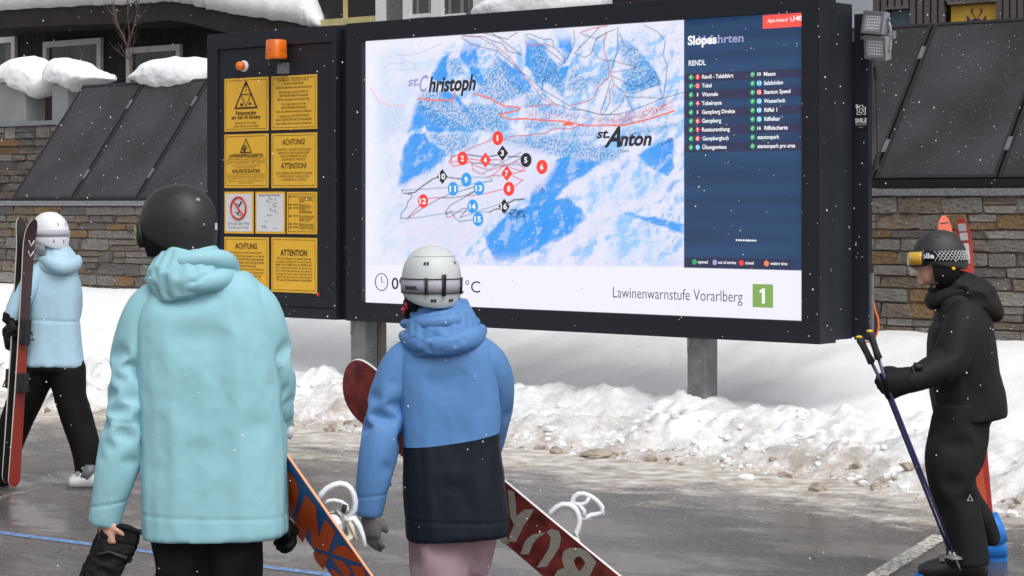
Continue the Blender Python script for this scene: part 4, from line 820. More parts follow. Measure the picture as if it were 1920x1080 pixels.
for args in ((419, 501, 148, 247, 'yellow sign with big black triangle reading Pistengeräte am Seil im Einsatz', f1), (507, 592, 143.5, 244, 'yellow sign of small text lines under the square orange beacon', f2), (419, 501, 252.5, 352.5, 'yellow avalanche blasting sign with a small triangle on top', f3), (507, 592, 250.5, 352.5, 'yellow sign reading ACHTUNG! and ATTENTION! with exclamation marks', f4), (419, 473, 359.5, 437.5, 'white and yellow sign with red no skiing in the forest ring', f5, True), (477, 532, 359.5, 438, 'white paper plan sign between the ring sign and a yellow list', f6, True), (536, 592, 359.8, 438.5, 'small yellow sign with a dense list of piste rules', f7), (419, 501.5, 444, 546, 'yellow ACHTUNG sign half hidden behind the turquoise hood', f8), (507, 592, 445, 547, 'yellow ATTENTION sign at the bottom right of the cabinet', f9)): sign(*args)
AMBER = mat('amber_plastic', srgb(232, 112, 22), rough=.25, var=.1, bump=.0, coat=.4)
def beacon():
    a, b = bl(515, 113), bl(549, 113); zt = bl(515, 77).z; r = 17.5 * 19.2 / F_PX; t = thing('beacon_lamp', 'large square orange warning beacon above the text sign', 'beacon', b2w((a.x + b.x) / 2, -.09, a.z), -TH)
    MB().rings([[(r * k * math.copysign(abs(math.cos(q)) ** .6, math.cos(q)), r * k * math.copysign(abs(math.sin(q)) ** .6, math.sin(q)), z) for q in [2 * math.pi * i / 20 for i in range(20)]] for k, z in ((.97, 0), (1, .02), (.97, (zt - a.z) * .5), (.95, (zt - a.z) * .93), (.85, zt - a.z))]).build('lens', AMBER, t, smooth=True)
    MB().rings([[(r * k * 1.03 * math.cos(q), r * k * 1.03 * math.sin(q), z) for q in [2 * math.pi * i / 20 for i in range(20)]] for k, z in ((1, (zt - a.z) * .46), (1, (zt - a.z) * .5))]).build('lens_ring', AMBER, t)
    MB().rings([[(r * k * math.cos(q), r * k * math.sin(q), z) for q in [2 * math.pi * i / 16 for i in range(16)]] for k, z in ((.8, -.03), (.9, -.001))]).build('base', DARK, t)
    MB().box(-.01, .055, .02, .107, -.125, -.028).build('bracket', STEEL, t)
beacon()
a = bl(456, 124); t = thing('beacon_lamp', 'small round orange lamp at the cabinet top left', 'beacon', b2w(a.x, .018, a.z), -TH)
disc_r = lambda r, y, n=20: [(r * math.cos(2 * math.pi * i / n), y, r * math.sin(2 * math.pi * i / n)) for i in range(n)]
MB().rings([disc_r(.05, 0), disc_r(.05, -.02), disc_r(.041, -.028)]).build('base', PAPER, t); MB().rings([disc_r(.041, -.029), disc_r(.040, -.07), disc_r(.03, -.085), disc_r(.012, -.09)]).build('lens', AMBER, t, smooth=True)
a = bl(597, 552); t = thing('push_button', 'tiny red push button below the ATTENTION sign', 'button', b2w(a.x, .0, a.z), -TH); MB().rings([disc_r(.017, 0), disc_r(.017, -.012), disc_r(.01, -.016)]).build('cap', REDI, t)
# SMILE sticker, floodlights, cable
yc = .43; a, b = bl(1597.5, 191, yc), bl(1625, 191, yc); zb = bl(1600, 243, yc).z; e2c = e2 + .008; wS = e3 - e2 - .016
t = thing('camera_sticker', 'black sticker with white camera reading SMILE on the right column', 'sticker', b2w(e2c, yc, zb), -TH); hS = a.z - zb
MB().box(0, wS, -.004, -.001, 0, hS).build('backing', DARK, t); L_ = MB()
for s_, xa, xb, zz, cp_, bo in (('SMILE', .006, wS - .006, hS * .24, .032, .03), ("YOU'RE ON CAMERA", .008, wS - .008, hS * .15, .011, 0), ('PLAYMONT', wS * .33, wS * .67, hS * .05, .007, 0)): q_ = MB(); text_on(q_, s_, xa, xb, zz, cp_, -.006, bo); q_.build('lettering', PAPER, t)
cx, cz = wS * .52, hS * .68; L_.tube([(cx + x * .034, -.006, cz + z * .03) for x, z in ((-1, -1), (1, -1), (1, .7), (.5, .7), (.3, 1.2), (-.3, 1.2), (-.5, .7), (-1, .7))], .004, 5, closed=True); L_.tube([(cx + .016 * math.cos(q), -.006, cz - .003 + .016 * math.sin(q)) for q in [.5 * i for i in range(13)]], .0035, 5, closed=True)
for i in range(6): q = i * math.pi / 3; L_.tube([(cx - .034, -.006, cz + .03), (cx - .034 + .018 * math.cos(q), -.006, cz + .03 + .018 * math.sin(q))], .0025, 4)
L_.build('camera_symbol', PAPER, t)
ALU = mat('cast_aluminium', srgb(150, 152, 156), rough=.45, metal=.5, bump=.1); LENS = mat('frosted_lens', srgb(176, 177, 182), rough=.3, var=.08, scale=30, bump=.1); LEDM = mat('led_chip', srgb(240, 240, 244), rough=.3, bump=0)
def floodlight(pc, w, h, label, tilt, rows):
    c = bl(*pc, .34); M = Matrix.Rotation(math.radians(-12), 4, 'Z') @ Matrix.Rotation(math.radians(tilt), 4, 'X') @ Matrix.Rotation(math.radians(7), 4, 'Y')
    t = thing('floodlight', label, 'floodlight', b2w(c.x, .34, c.z), -TH, 'floodlights on the right column')
    MB().box(-w / 2, w / 2, .012, .06, -h / 2, h / 2, M).build('housing', ALU, t, bevel=.008)
    f = MB(); k = .02
    for q in ((-w / 2, w / 2, -h / 2, -h / 2 + k), (-w / 2, w / 2, h / 2 - k, h / 2), (-w / 2, -w / 2 + k, -h / 2 + k, h / 2 - k), (w / 2 - k, w / 2, -h / 2 + k, h / 2 - k)): f.box(q[0], q[1], -.006, .0118, q[2], q[3], M)
    f.build('bezel', ALU, t); MB().box(-w / 2 + k, w / 2 - k, .004, .0116, -h / 2 + k, h / 2 - k, M).build('lens', LENS, t)
    l = MB()
    for i in range(6):
        for j in range(rows): x, z = -w / 2 + .045 + i * (w - .09) / 5, -h / 2 + .04 + j * (h - .08) / (rows - 1); l.box(x - .006, x + .006, .001, .0039, z - .004, z + .004, M)
    o = l.build('led_chips', LEDM, t); return t
f_a = floodlight((1637, 42), .205, .165, 'upper of the two grey floodlights on the right column', -4, 5)
f_b = floodlight((1641, 90), .205, .17, 'lower of the two grey floodlights, cable hanging below', 10, 5)
p = bl(1669, 66, .36); t = thing('lamp_bracket', 'slim grey bracket joining the two floodlights on their right side', 'bracket', b2w(p.x, .36, p.z), -TH)
MB().tube([(-.02, 0, .115), (-.002, .0, .07), (.008, 0, .0), (.004, 0, -.07), (-.002, 0, -.11)], .011, 6).build('arm', ALU, t); MB().box(.0, .035, -.01, .02, -.025, .03).build('plate', ALU, t); MB().box(-.28, .0, .06, .085, -.012, .012).build('arm', ALU, t)
for z in (.115, 0, -.11): MB().ball((0, -.012, z), .014, .008, .014).build('bolt', STEEL, t)
pc = [bl(px, py, .44) for px, py in ((1637, 112), (1641, 126), (1643, 160), (1644, 240), (1645, 290), (1644, 305), (1642, 318))]
t = thing('lamp_cable', 'thin black cable hanging from the lower floodlight', 'cable', b2w(pc[0].x, .44, pc[-1].z), -TH); o0 = Vector((pc[0].x, .44, pc[-1].z)); MB().tube([q - o0 for q in pc], .006, 6).build('wire', BLACK, t); MB().tube([pc[1] - o0, pc[1].lerp(pc[2], .7) - o0], .016, 8).build('connector', BLACK, t); MB().tube([pc[-3] - o0, pc[-1] - o0], [.012, .03], 8).build('plug', BLACK, t)
ORG = mat('orange_cable', srgb(232, 110, 40), rough=.5, bump=0)
pts = [(1636.5, 548), (1637.5, 565), (1641, 582), (1646.5, 598), (1647.5, 614), (1643, 630), (1637, 639), (1627, 641), (1618, 641)]
pc = [bl(px, py, .5) for px, py in pts]; o0 = pc[-1].copy(); t = thing('orange_cable', 'orange cable loop at the lower right end of the board', 'cable', b2w(*o0), -TH); MB().tube([q - o0 for q in pc], .007, 7).build('wire', ORG, t)
a = bl(1638, 600, .3); MB().tube([bl(1637, 580, .5) - o0, bl(1638, 605, .5) - o0, bl(1638, 628, .5) - o0], [.018, .03, .026], 8).build('plug', BLACK, t)
# ------------------------------------------------------------------ figure tools: limbs as lofted tubes, fused and smoothed, cloth folds displaced into the mesh
def catmull(vals, sub):
    v = [np.asarray(q, float) for q in vals]; out = []
    for i in range(len(v) - 1):
        p0, p1, p2, p3 = v[max(i - 1, 0)], v[i], v[i + 1], v[min(i + 2, len(v) - 1)]
        for k in range(sub):
            t = k / sub; out.append(.5 * (2 * p1 + (p2 - p0) * t + (2 * p0 - 5 * p1 + 4 * p2 - p3) * t * t + (3 * p1 - p0 - 3 * p2 + p3) * t ** 3))
    out.append(v[-1]); return np.array(out)
class Limb:
    def __init__(s, pts, ra, rb, ref=None, fold=None, sub=6, sq=2.0, hem=False):
        s.hem = hem
        d = catmull([(*p, a, b) for p, a, b in zip(pts, ra, rb)], sub); s.c = d[:, :3]; s.ra = np.maximum(d[:, 3], .002); s.rb = np.maximum(d[:, 4], .002); s.fold = fold; s.sq = sq
        ax = s.c[-1] - s.c[0]; s.axis = ax / np.linalg.norm(ax); s.ref = np.array(ref if ref is not None else ((1, 0, 0) if abs(s.axis[0]) < .75 else (0, 0, 1)), float)
    def mesh(s, mb, n=20, k=1.0):
        m = len(s.c); rs = []
        def ring(c, t, a, b):
            A = s.ref - t * s.ref.dot(t); A /= np.linalg.norm(A); B = np.cross(t, A); q = np.arange(n) * 2 * math.pi / n
            ca, sa = np.cos(q), np.sin(q); e = 2 / s.sq; ca = np.sign(ca) * np.abs(ca) ** e; sa = np.sign(sa) * np.abs(sa) ** e
            return [tuple(c + A * a * x + B * b * y) for x, y in zip(ca, sa)]
        for i in range(m):
            t = s.c[min(i + 1, m - 1)] - s.c[max(i - 1, 0)]; t = t / (np.linalg.norm(t) + 1e-9)
            if i == 0:
                for f in (.25, .65, .9): rs.append(ring(s.c[0] - t * min(s.ra[0], s.rb[0]) * (1 - f) * .45, t, s.ra[0] * k * math.sqrt(f) * .98, s.rb[0] * k * math.sqrt(f) * .98))
            rs.append(ring(s.c[i], t, s.ra[i] * k, s.rb[i] * k))
            if i == m - 1 and s.hem:
                for f, g in (((.93, .0), (.9, .03), (.5, .05)) if s.hem is True else ((.9, -.003), (.45, -.004))): rs.append(ring(s.c[-1] - t * g, t, s.ra[-1] * k * f, s.rb[-1] * k * f))
            elif i == m - 1:
                for f in (.9, .65, .25): rs.append(ring(s.c[-1] + t * min(s.ra[-1], s.rb[-1]) * (1 - f) * .45, t, s.ra[-1] * k * math.sqrt(f) * .98, s.rb[-1] * k * math.sqrt(f) * .98))
        mb.rings(rs)
def worley(p):
    i = np.floor(p).astype(int); best = np.full(len(p), 9.0)
    for dx in (-1, 0, 1):
        for dy in (-1, 0, 1):
            for dz in (-1, 0, 1):
                c = i + np.array([dx, dy, dz]); h = _perm[(_perm[(_perm[c[:, 0] & 255] + c[:, 1]) & 255] + c[:, 2]) & 255]
                best = np.minimum(best, np.linalg.norm(c + .5 + _grad[h] * .45 - p, axis=1))
    return best
class Fig:                                        # a person standing at depth Y; limbs are given as (px, py, dy, half-width px, half-depth m)
    def __init__(s, Y, base_px, label):
        s.Y = Y; s.k = Y / F_PX; s.base = Vector(((base_px - 960) * s.k, Y, 0)); s.root = thing('person', label, 'person', s.base)
    def p(s, px, py, dy=0.0): return P(px, py, s.Y + dy)
    def limb(s, spec, fold=None, ref=None, sq=2.0, hem=False):
        return Limb([s.p(a, b, c) for a, b, c, d, e in spec], [d * s.k for *_, d, e in spec], [e for *_, e in spec], ref, fold, sq=sq, hem=hem)
def finish(mb_or_mesh, name, m, root, voxel, smooth, limbs=(), grooves=(), seed=0, micro=.0012, balls=None):
    me = mb_or_mesh.mesh(name) if isinstance(mb_or_mesh, MB) else mb_or_mesh
    o = bpy.data.objects.new(name, me); COL.objects.link(o)
    r = o.modifiers.new('r', 'REMESH'); r.mode = 'VOXEL'; r.voxel_size = voxel; r.adaptivity = 0
    if smooth: q = o.modifiers.new('s', 'SMOOTH'); q.factor = .5; q.iterations = smooth
    dg = bpy.context.evaluated_depsgraph_get(); dg.update(); m2 = bpy.data.meshes.new_from_object(o.evaluated_get(dg)); o.modifiers.clear(); o.data = m2; bpy.data.meshes.remove(me)
    n = len(m2.vertices); co = np.empty(n * 3); m2.vertices.foreach_get('co', co); co = co.reshape(-1, 3)
    nr = np.empty(n * 3); m2.vertices.foreach_get('normal', nr); nr = nr.reshape(-1, 3)
    fl = [l for l in limbs if l.fold]
    if fl:
        w = []; dv = []
        for li, l in enumerate(fl):
            d = np.full(n, 1e9)
            for i in range(0, len(l.c), 2): d = np.minimum(d, np.linalg.norm(co - l.c[i], axis=1) / max(l.ra[i], l.rb[i]))
            w.append(np.exp(-d * 5)); amp, fa, fp, tw = l.fold
            A = l.axis + np.array([tw, 0, tw * .5]); A /= np.linalg.norm(A); al = co @ A; pr = co - al[:, None] * A
            q = pr * fp + A * (al * fa)[:, None] + seed * 3.7 + li * 11
            warp = np.stack([pnoise(co * 5 + 3 + k * 9) for k in range(3)], 1) * .35
            n1 = pnoise(q + warp); n2 = pnoise(q * 1.9 + 31 + warp); mask = .55 + .6 * np.clip(pnoise(co * 4.5 + 60 + seed), -.6, 1)
            A2 = l.axis - np.array([tw, .2, tw * .5]); A2 /= np.linalg.norm(A2); al2 = co @ A2; q2_ = (co - al2[:, None] * A2) * fp * .8 + A2 * (al2 * fa * .75)[:, None] + seed * 5.1 + li * 7 + 50
            n3 = pnoise(q2_ + warp); rid = .62 * np.exp(-(n1 / .16) ** 2) + .5 * np.exp(-(n3 / .14) ** 2) + .5 * n2 - .35
            crum = worley(q * .62 + warp * .5) - .55 + .5 * (worley(q2_ * .9 + 5) - .55)
            dv.append(amp * (mask * rid * .35 + (.45 + .75 * mask) * crum * 1.15))
        w = np.array(w); w /= w.sum(0) + 1e-12; disp = (w * np.array(dv)).sum(0)
        co = co + nr * disp[:, None]
    for (a, b, width, depth, reach) in grooves:             # seam: plane through point a with normal b
        d = (co - np.array(a)) @ np.array(b); co = co - nr * (depth * np.exp(-(d / width) ** 2) * (np.linalg.norm(co - np.array(a), axis=1) < reach))[:, None]
    if micro: co = co + nr * (pnoise(co * 38 + seed) * micro)[:, None]
    base = np.array(root.matrix_basis.translation); m2.vertices.foreach_set('co', (co - base).ravel()); m2.update()
    m2.materials.clear(); m2.materials.append(m); m2.polygons.foreach_set('use_smooth', [True] * len(m2.polygons)); o.parent = root; o.name = name
    return o
def cloth_pieces(F, items, frames=20):
    """Each piece is lofted, remeshed and then buckled by a short cloth simulation so real creases form. items: (limbs, voxel, shrink lo, shrink hi, bend, pin)"""
    obs = []
    for k, (limbs, voxel, lo, hi, bend, pin) in enumerate(items):
        mb = MB()
        for l in limbs: l.mesh(mb)
        me = mb.mesh('c'); o = bpy.data.objects.new('c', me); COL.objects.link(o)
        r = o.modifiers.new('r', 'REMESH'); r.mode = 'VOXEL'; r.voxel_size = voxel; q = o.modifiers.new('s', 'SMOOTH'); q.factor = .5; q.iterations = 2
        dg = bpy.context.evaluated_depsgraph_get(); dg.update(); m2 = bpy.data.meshes.new_from_object(o.evaluated_get(dg)); o.modifiers.clear(); o.data = m2; bpy.data.meshes.remove(me)
        n = len(m2.vertices); co = np.empty(n * 3); m2.vertices.foreach_get('co', co); co = co.reshape(-1, 3)
        g = o.vertex_groups.new(name='pin'); g.add(list(range(n)), .7, 'REPLACE'); g2 = o.vertex_groups.new(name='slack')
        w = np.clip(.45 + 1.1 * fbm(co * np.array([3.2, 3.2, 5.2]) + 7 * k + F.Y * 3, 2), 0, 1)
        for a in range(10): sel = np.nonzero((w >= a / 10) & (w < (a + 1) / 10 + (a == 9)))[0].tolist(); g2.add(sel, a / 9, 'REPLACE') if sel else None
        c = o.modifiers.new('c', 'CLOTH'); t = c.settings; t.quality = 4; t.mass = .25; t.air_damping = 2; t.tension_stiffness = t.compression_stiffness = 25; t.shear_stiffness = 12; t.bending_stiffness = bend
        t.tension_damping = t.compression_damping = t.shear_damping = 5; t.bending_damping = .5; t.vertex_group_mass = 'pin'; t.pin_stiffness = pin; t.vertex_group_shrink = 'slack'; t.shrink_min = lo; t.shrink_max = hi; t.effector_weights.gravity = .5
        c.point_cache.frame_start = 1; c.point_cache.frame_end = frames; obs.append(o)
    for f in range(1, frames + 1): SC.frame_set(f)
    dg = bpy.context.evaluated_depsgraph_get(); out = []
    for o in obs: out.append(bpy.data.meshes.new_from_object(o.evaluated_get(dg)))
    SC.frame_set(1)
    for o in obs: bpy.data.objects.remove(o)
    return out
def settle(F, me, name, m, parent, grooves=()):
    o = bpy.data.objects.new(name, me); COL.objects.link(o); u = o.modifiers.new('u', 'SUBSURF'); u.levels = u.render_levels = 1
    dg = bpy.context.evaluated_depsgraph_get(); dg.update(); m2 = bpy.data.meshes.new_from_object(o.evaluated_get(dg)); o.modifiers.clear(); o.vertex_groups.clear(); o.data = m2; bpy.data.meshes.remove(me)
    n = len(m2.vertices); co = np.empty(n * 3); m2.vertices.foreach_get('co', co); co = co.reshape(-1, 3); nr = np.empty(n * 3); m2.vertices.foreach_get('normal', nr); nr = nr.reshape(-1, 3)
    for (a, b, width, depth, reach) in grooves:
        d = (co - np.array(a)) @ np.array(b); co = co - nr * (depth * np.exp(-(d / width) ** 2) * (np.linalg.norm(co - np.array(a), axis=1) < reach))[:, None]
    m2.vertices.foreach_set('co', (co - np.array(F.base)).ravel()); m2.update(); m2.materials.clear(); m2.materials.append(m); m2.polygons.foreach_set('use_smooth', [True] * len(m2.polygons)); o.parent = parent; return o
def outfit(F, torso, arms, hoodl, legs, m_top, m_leg, m_arm=None, v=1.0, gr_t=(), gr_a=(), slack=1.0):
    T, A, H, L_ = (.0135 * v, -.03 * slack, -.115 * slack, 55, .010), (.0118 * v, -.07 * slack, -.22 * slack, 40, .012), (.0095 * v, -.06 * slack, -.2 * slack, 22, .025), (.015 * v, -.06 * slack, -.2 * slack, 45, .012)
    ms = cloth_pieces(F, [([torso], *T)] + [([a], *A) for a in arms] + [([h], *H) for h in hoodl] + [(legs, *L_)])
    j = settle(F, ms[0], 'jacket', m_top, F.root, gr_t)
    for k in range(len(arms)): settle(F, ms[1 + k], 'sleeve', m_arm or m_top, j, gr_a)
    for k in range(len(hoodl)): settle(F, ms[1 + len(arms) + k], 'hood' if k == 0 else 'hood_fold', m_arm or m_top, j)
    settle(F, ms[-1], 'trousers', m_leg, F.root)
def part(F, name, mb, m, smooth=True, parent=None):   # a small world-space mesh moved under the person
    par = parent or F.root; off = F.base
    mb.v = [tuple(Vector(v) - off) for v in mb.v]; return mb.build(name, m, par, smooth)
def unit(v): v = Vector(v); v.normalize(); return v
def hand_limbs(wrist, d, n, curl=.5, thumb=1, sc=1.0, fat=1.0, spread=.1):
    d, n = unit(d), unit(n); n = unit(n - d * n.dot(d)); s = d.cross(n) * thumb; W_ = Vector(wrist); L_ = []
    L_.append(Limb([W_ - d * .03, W_ + d * .02 * sc, W_ + d * .06 * sc, W_ + d * .092 * sc], [.026 * fat, .034 * sc * fat, .042 * sc * fat, .040 * sc * fat], [.02 * fat, .018 * fat, .017 * fat, .014 * fat], ref=tuple(s), sub=3))
    for k, (off, ln) in enumerate(((.031, .070), (.0105, .080), (-.0105, .075), (-.031, .058))):
        p = W_ + d * (.088 - .006 * abs(k - 1)) * sc + s * off * sc; dd = (d + s * off * spread * 8).normalized(); pts = [p - d * .02]; ang = 0
        for j, fr in enumerate((.45, .32, .23)):
            ang += curl * (1.0 if j else .75); v = (dd * math.cos(ang) + n * math.sin(ang)); p = p + v * ln * fr * sc; pts.append(p.copy())
        L_.append(Limb(pts, [.0095 * fat, .0095 * fat, .0085 * fat, .0075 * fat], [.0095 * fat, .0095 * fat, .0085 * fat, .0075 * fat], ref=tuple(s), sub=3))
    p = W_ + d * .025 * sc + s * .03 * sc; v = unit(d * .65 + s * .6 + n * .35); v2 = unit(d * .85 + s * .1 + n * .6 * (curl + .3))
    L_.append(Limb([p, p + v * .035 * sc, p + v * .035 * sc + v2 * .032 * sc], [.012 * fat, .0105 * fat, .0085 * fat], [.012 * fat, .0105 * fat, .0085 * fat], sub=3)); return L_
class Helm:
    def __init__(s, c, fwd, w, l, H, tilt=0.0):
        s.c = Vector(c); f = unit(fwd); s.f = f; s.r = f.cross(Vector((0, 0, 1))); s.u = Vector((0, 0, 1)); s.w, s.l, s.H = w / 2, l / 2, H
        if tilt: q = Matrix.Rotation(tilt, 3, s.r); s.f = q @ s.f; s.u = q @ s.u
    def S(s, az, z, off=0.0):
        t = z / s.H; r = (max(0, 1 - abs(t) ** 2.25)) ** (1 / 2.25) if z > 0 else 1 - .55 * (z / .2) ** 2
        R = 1 + .03 * math.cos(2 * az); p = s.r * math.sin(az) * (s.w + off) * r * R + s.f * math.cos(az) * (s.l + off) * r * (1.0 + (.03 if math.cos(az) < 0 else 0)); return s.c + p + s.u * (z + (off if t > .9 else 0))
    def shell(s, zmin, n=56, m=18, th=.012):
        rs = []; inner = []
        for k in range(m + 1):
            e = k / m; row = []
            for i in range(n):
                az = 2 * math.pi * i / n; z0 = zmin(az); g = math.sin(e * math.pi / 2); row.append(s.S(az, z0 + (s.H * .9995 - z0) * g))
            rs.append(row)
        lip = [s.S(2 * math.pi * i / n, zmin(2 * math.pi * i / n) - .004, -.004) for i in range(n)]; lip2 = [s.S(2 * math.pi * i / n, zmin(2 * math.pi * i / n) + .012, -th) for i in range(n)]
        mb = MB(); mb.rings([lip2, lip] + rs); return mb
    def band(s, a0, a1, z0, z1, off=.004, n=40, th=.003, zf=None):
        rows = []
        for i in range(n + 1):
            az = a0 + (a1 - a0) * i / n; dz = zf(az) if zf else 0
            rows.append([s.S(az, z0 + dz, off - th), s.S(az, z0 + dz, off), s.S(az, (z0 + z1) / 2 + dz, off + .001), s.S(az, z1 + dz, off), s.S(az, z1 + dz, off - th)])
        mb = MB(); mb.rings(rows); return mb
    def slot(s, mb, az, z, daz, dz, off=.0015):
        mb.add([s.S(az - daz, z - dz, off), s.S(az + daz, z - dz, off), s.S(az + daz, z + dz, off), s.S(az - daz, z + dz, off)], [(0, 1, 2, 3)])
    def slots(s, F, items, m, par, dx=None):
        for az, z, da, dz in items: q = MB(); s.slot(q, az, z, da, dz, .002); part(F, 'vent', q, m, False, par)
    def text(s, mb, t, a0, a1, z, cap, off=.007, bold=.02, zf=None):
        vs, fs = glyphs(t, bold); x0, x1 = min(v[0] for v in vs), max(v[0] for v in vs); mb.add([s.S(a0 + (a1 - a0) * (v[0] - x0) / (x1 - x0), z + v[1] * cap / CAP + (zf(a0 + (a1 - a0) * (v[0] - x0) / (x1 - x0)) if zf else 0), off) for v in vs], fs)
def fabric(name, col, rough=.62, crease=.0, **k):
    m = mat(name, col, rough=rough, var=.06, scale=3.5, bump=.15, bscale=420, sheen=.0, spec=.25, dist=.002, **k); nt = m.node_tree; n = nt.nodes; L = nt.links; bs = n['Principled BSDF']
    if not crease: return m
    tc = n.new('ShaderNodeTexCoord'); mp = n.new('ShaderNodeMapping'); mp.inputs['Rotation'].default_value = (0, .5, 0); mp.inputs['Scale'].default_value = (1, 1, 1.7); L.new(tc.outputs['Object'], mp.inputs[0])
    w = n.new('ShaderNodeTexNoise'); w.inputs['Scale'].default_value = 5; w.inputs['Detail'].default_value = 3; L.new(mp.outputs[0], w.inputs['Vector'])
    ad = n.new('ShaderNodeMix'); ad.data_type = 'RGBA'; ad.inputs[0].default_value = .12; L.new(mp.outputs[0], ad.inputs[6]); L.new(w.outputs['Color'], ad.inputs[7])
    vo = n.new('ShaderNodeTexVoronoi'); vo.feature = 'F1'; vo.inputs['Scale'].default_value = 11; L.new(ad.outputs[2], vo.inputs['Vector'])
    n3 = n.new('ShaderNodeTexNoise'); n3.inputs['Scale'].default_value = 16; n3.inputs['Detail'].default_value = 5; L.new(mp.outputs[0], n3.inputs['Vector'])
    sm = n.new('ShaderNodeMath'); sm.operation = 'ADD'; L.new(vo.outputs['Distance'], sm.inputs[0]); L.new(n3.outputs['Fac'], sm.inputs[1])
    bp = n.new('ShaderNodeBump'); bp.inputs['Strength'].default_value = crease; bp.inputs['Distance'].default_value = .012; L.new(sm.outputs[0], bp.inputs['Height'])
    old = bs.inputs['Normal'].links[0].from_node; L.new(bp.outputs[0], old.inputs['Normal']); return m
SKIN = mat('skin', srgb(206, 156, 136), rough=.5, var=.08, scale=30, bump=.1, bscale=200, dist=.002)
BLK = mat('black_fabric', (.006, .006, .007), rough=.8, spec=.2, bump=.1, bscale=400, dist=.002); BLKG = mat('black_glove', (.007, .007, .008), rough=.7, spec=.25, bump=.1, bscale=300, dist=.002); HBLK = mat('black_helmet', (.016, .016, .018), rough=.5, var=.1, bump=.03)
def body_mesh(F, limbs, head, fwd, face=True, voxel=.007, hands=()):
    mb = MB()
    for l in limbs: l.mesh(mb, n=12, k=.62)
    for l in hands: l.mesh(mb, n=10)
    h = Vector(head); f = unit(fwd); r = f.cross(Vector((0, 0, 1))); M = Matrix((( r.x, f.x, 0), (r.y, f.y, 0), (r.z, f.z, 1)))
    def el(rr, ff, zz, a, b, c): mb.ball(h + r * rr + f * ff + Vector((0, 0, zz)), a, b, c, 16, 10, M)
    el(0, -.005, .015, .076, .096, .108); el(0, .038, -.055, .056, .052, .062); el(0, .072, -.1, .024, .022, .02); el(0, .06, -.02, .06, .04, .05)
    mb.tube([h + f * .088 + Vector((0, 0, .008)), h + f * .105 + Vector((0, 0, -.018)), h + f * .114 + Vector((0, 0, -.036))], [.008, .010, .013], 8); mb.tube([h + f * .096 + r * -.013 + Vector((0, 0, -.038)), h + f * .096 + r * .013 + Vector((0, 0, -.038))], .010, 8)
    mb.tube([h + f * .088 + r * -.018 + Vector((0, 0, -.063)), h + f * .097 + Vector((0, 0, -.062)), h + f * .088 + r * .018 + Vector((0, 0, -.063))], .0065, 8); mb.tube([h + f * .085 + r * -.016 + Vector((0, 0, -.076)), h + f * .094 + Vector((0, 0, -.076)), h + f * .085 + r * .016 + Vector((0, 0, -.076))], .007, 8)
    for s in (-1, 1): mb.ball(h + r * s * .078 + f * -.005 + Vector((0, 0, -.02)), .012, .022, .034, 10, 8, M); el(s * .034, .078, .024, .026, .014, .010)
    mb.tube([h + f * -.015 + Vector((0, 0, -.06)), h + f * -.035 + Vector((0, 0, -.13)), h + f * -.06 + Vector((0, 0, -.21))], [.056, .055, .06], 14)
    o = finish(mb, 'body', SKIN, F.root, voxel, 3, micro=.0004)
    if face:
        e = MB()
        for s in (-1, 1): e.ball(h + r * s * .031 + f * .083 + Vector((0, 0, .004)), .012, .01, .009, 10, 6)
        part(F, 'eyes', e, mat('eye', (.05, .04, .035), rough=.1, bump=0), parent=o); o.children[0].location = (0, 0, 0)
    return o
# ------------------------------------------------------------------ person in the turquoise jacket, seen from behind
TEAL = fabric('turquoise_shell', srgb(146, 194, 205), .6)
F = Fig(7.0, 400, 'person from behind in turquoise jacket and black helmet, blue snowboard under arm')
TF = (.0125, 2.6, 6.5, .5); SF = (.019, 11, 4.5, .55); LF = (.017, 9, 4.5, .5)
torso = F.limb([(366, 500, 0, 44, .07), (367, 522, 0, 78, .095), (373, 546, 0, 106, .115), (380, 580, 0, 122, .135), (388, 640, 0, 128, .15), (396, 740, 0, 133, .16), (402, 850, 0, 134, .165), (404, 930, 0, 133, .17), (405, 994, 0, 132, .172)], None, sq=3.0, hem='flat')
larm = F.limb([(306, 545, 0, 26, .06), (281, 580, 0, 41, .08), (264, 630, 0, 45, .085), (252, 690, -.01, 42, .08), (246, 745, -.03, 41, .078), (234, 815, -.05, 41, .075), (218, 880, -.06, 37, .066), (206, 930, -.06, 31, .056), (196, 974, -.06, 28, .046)], None, hem='flat')
rarm = F.limb([(452, 540, 0, 24, .06), (482, 580, 0, 40, .08), (503, 650, .02, 40, .08), (513, 730, .06, 38, .074), (508, 800, .14, 32, .062), (492, 850, .24, 26, .05)], None, hem='flat')
hoodl = [F.limb([(374, 462, -.02, 40, .075), (369, 480, -.02, 54, .095), (362, 500, -.03, 70, .115), (358, 522, -.035, 80, .125), (362, 538, -.03, 66, .11)], None, sq=2.2), F.limb([(284, 522, .03, 9, .025), (308, 526, -.085, 17, .035), (362, 532, -.125, 17, .035), (412, 522, -.1, 19, .035), (440, 512, .02, 12, .025)], None, ref=(0, 0, 1)), F.limb([(296, 500, .0, 9, .025), (330, 492, -.10, 14, .03), (375, 484, -.115, 15, .03), (420, 488, -.07, 18, .03), (436, 502, .0, 14, .025)], None, ref=(0, 0, 1))]
legL = F.limb([(348, 960, 0, 62, .12), (345, 1060, 0, 56, .115), (343, 1180, .0, 48, .1), (340, 1290, .0, 46, .095), (338, 1385, .0, 44, .09)], None); legR = F.limb([(432, 960, 0, 62, .12), (436, 1060, 0, 53, .115), (440, 1180, .03, 47, .1), (446, 1290, .05, 45, .095), (450, 1385, .06, 44, .09)], None)
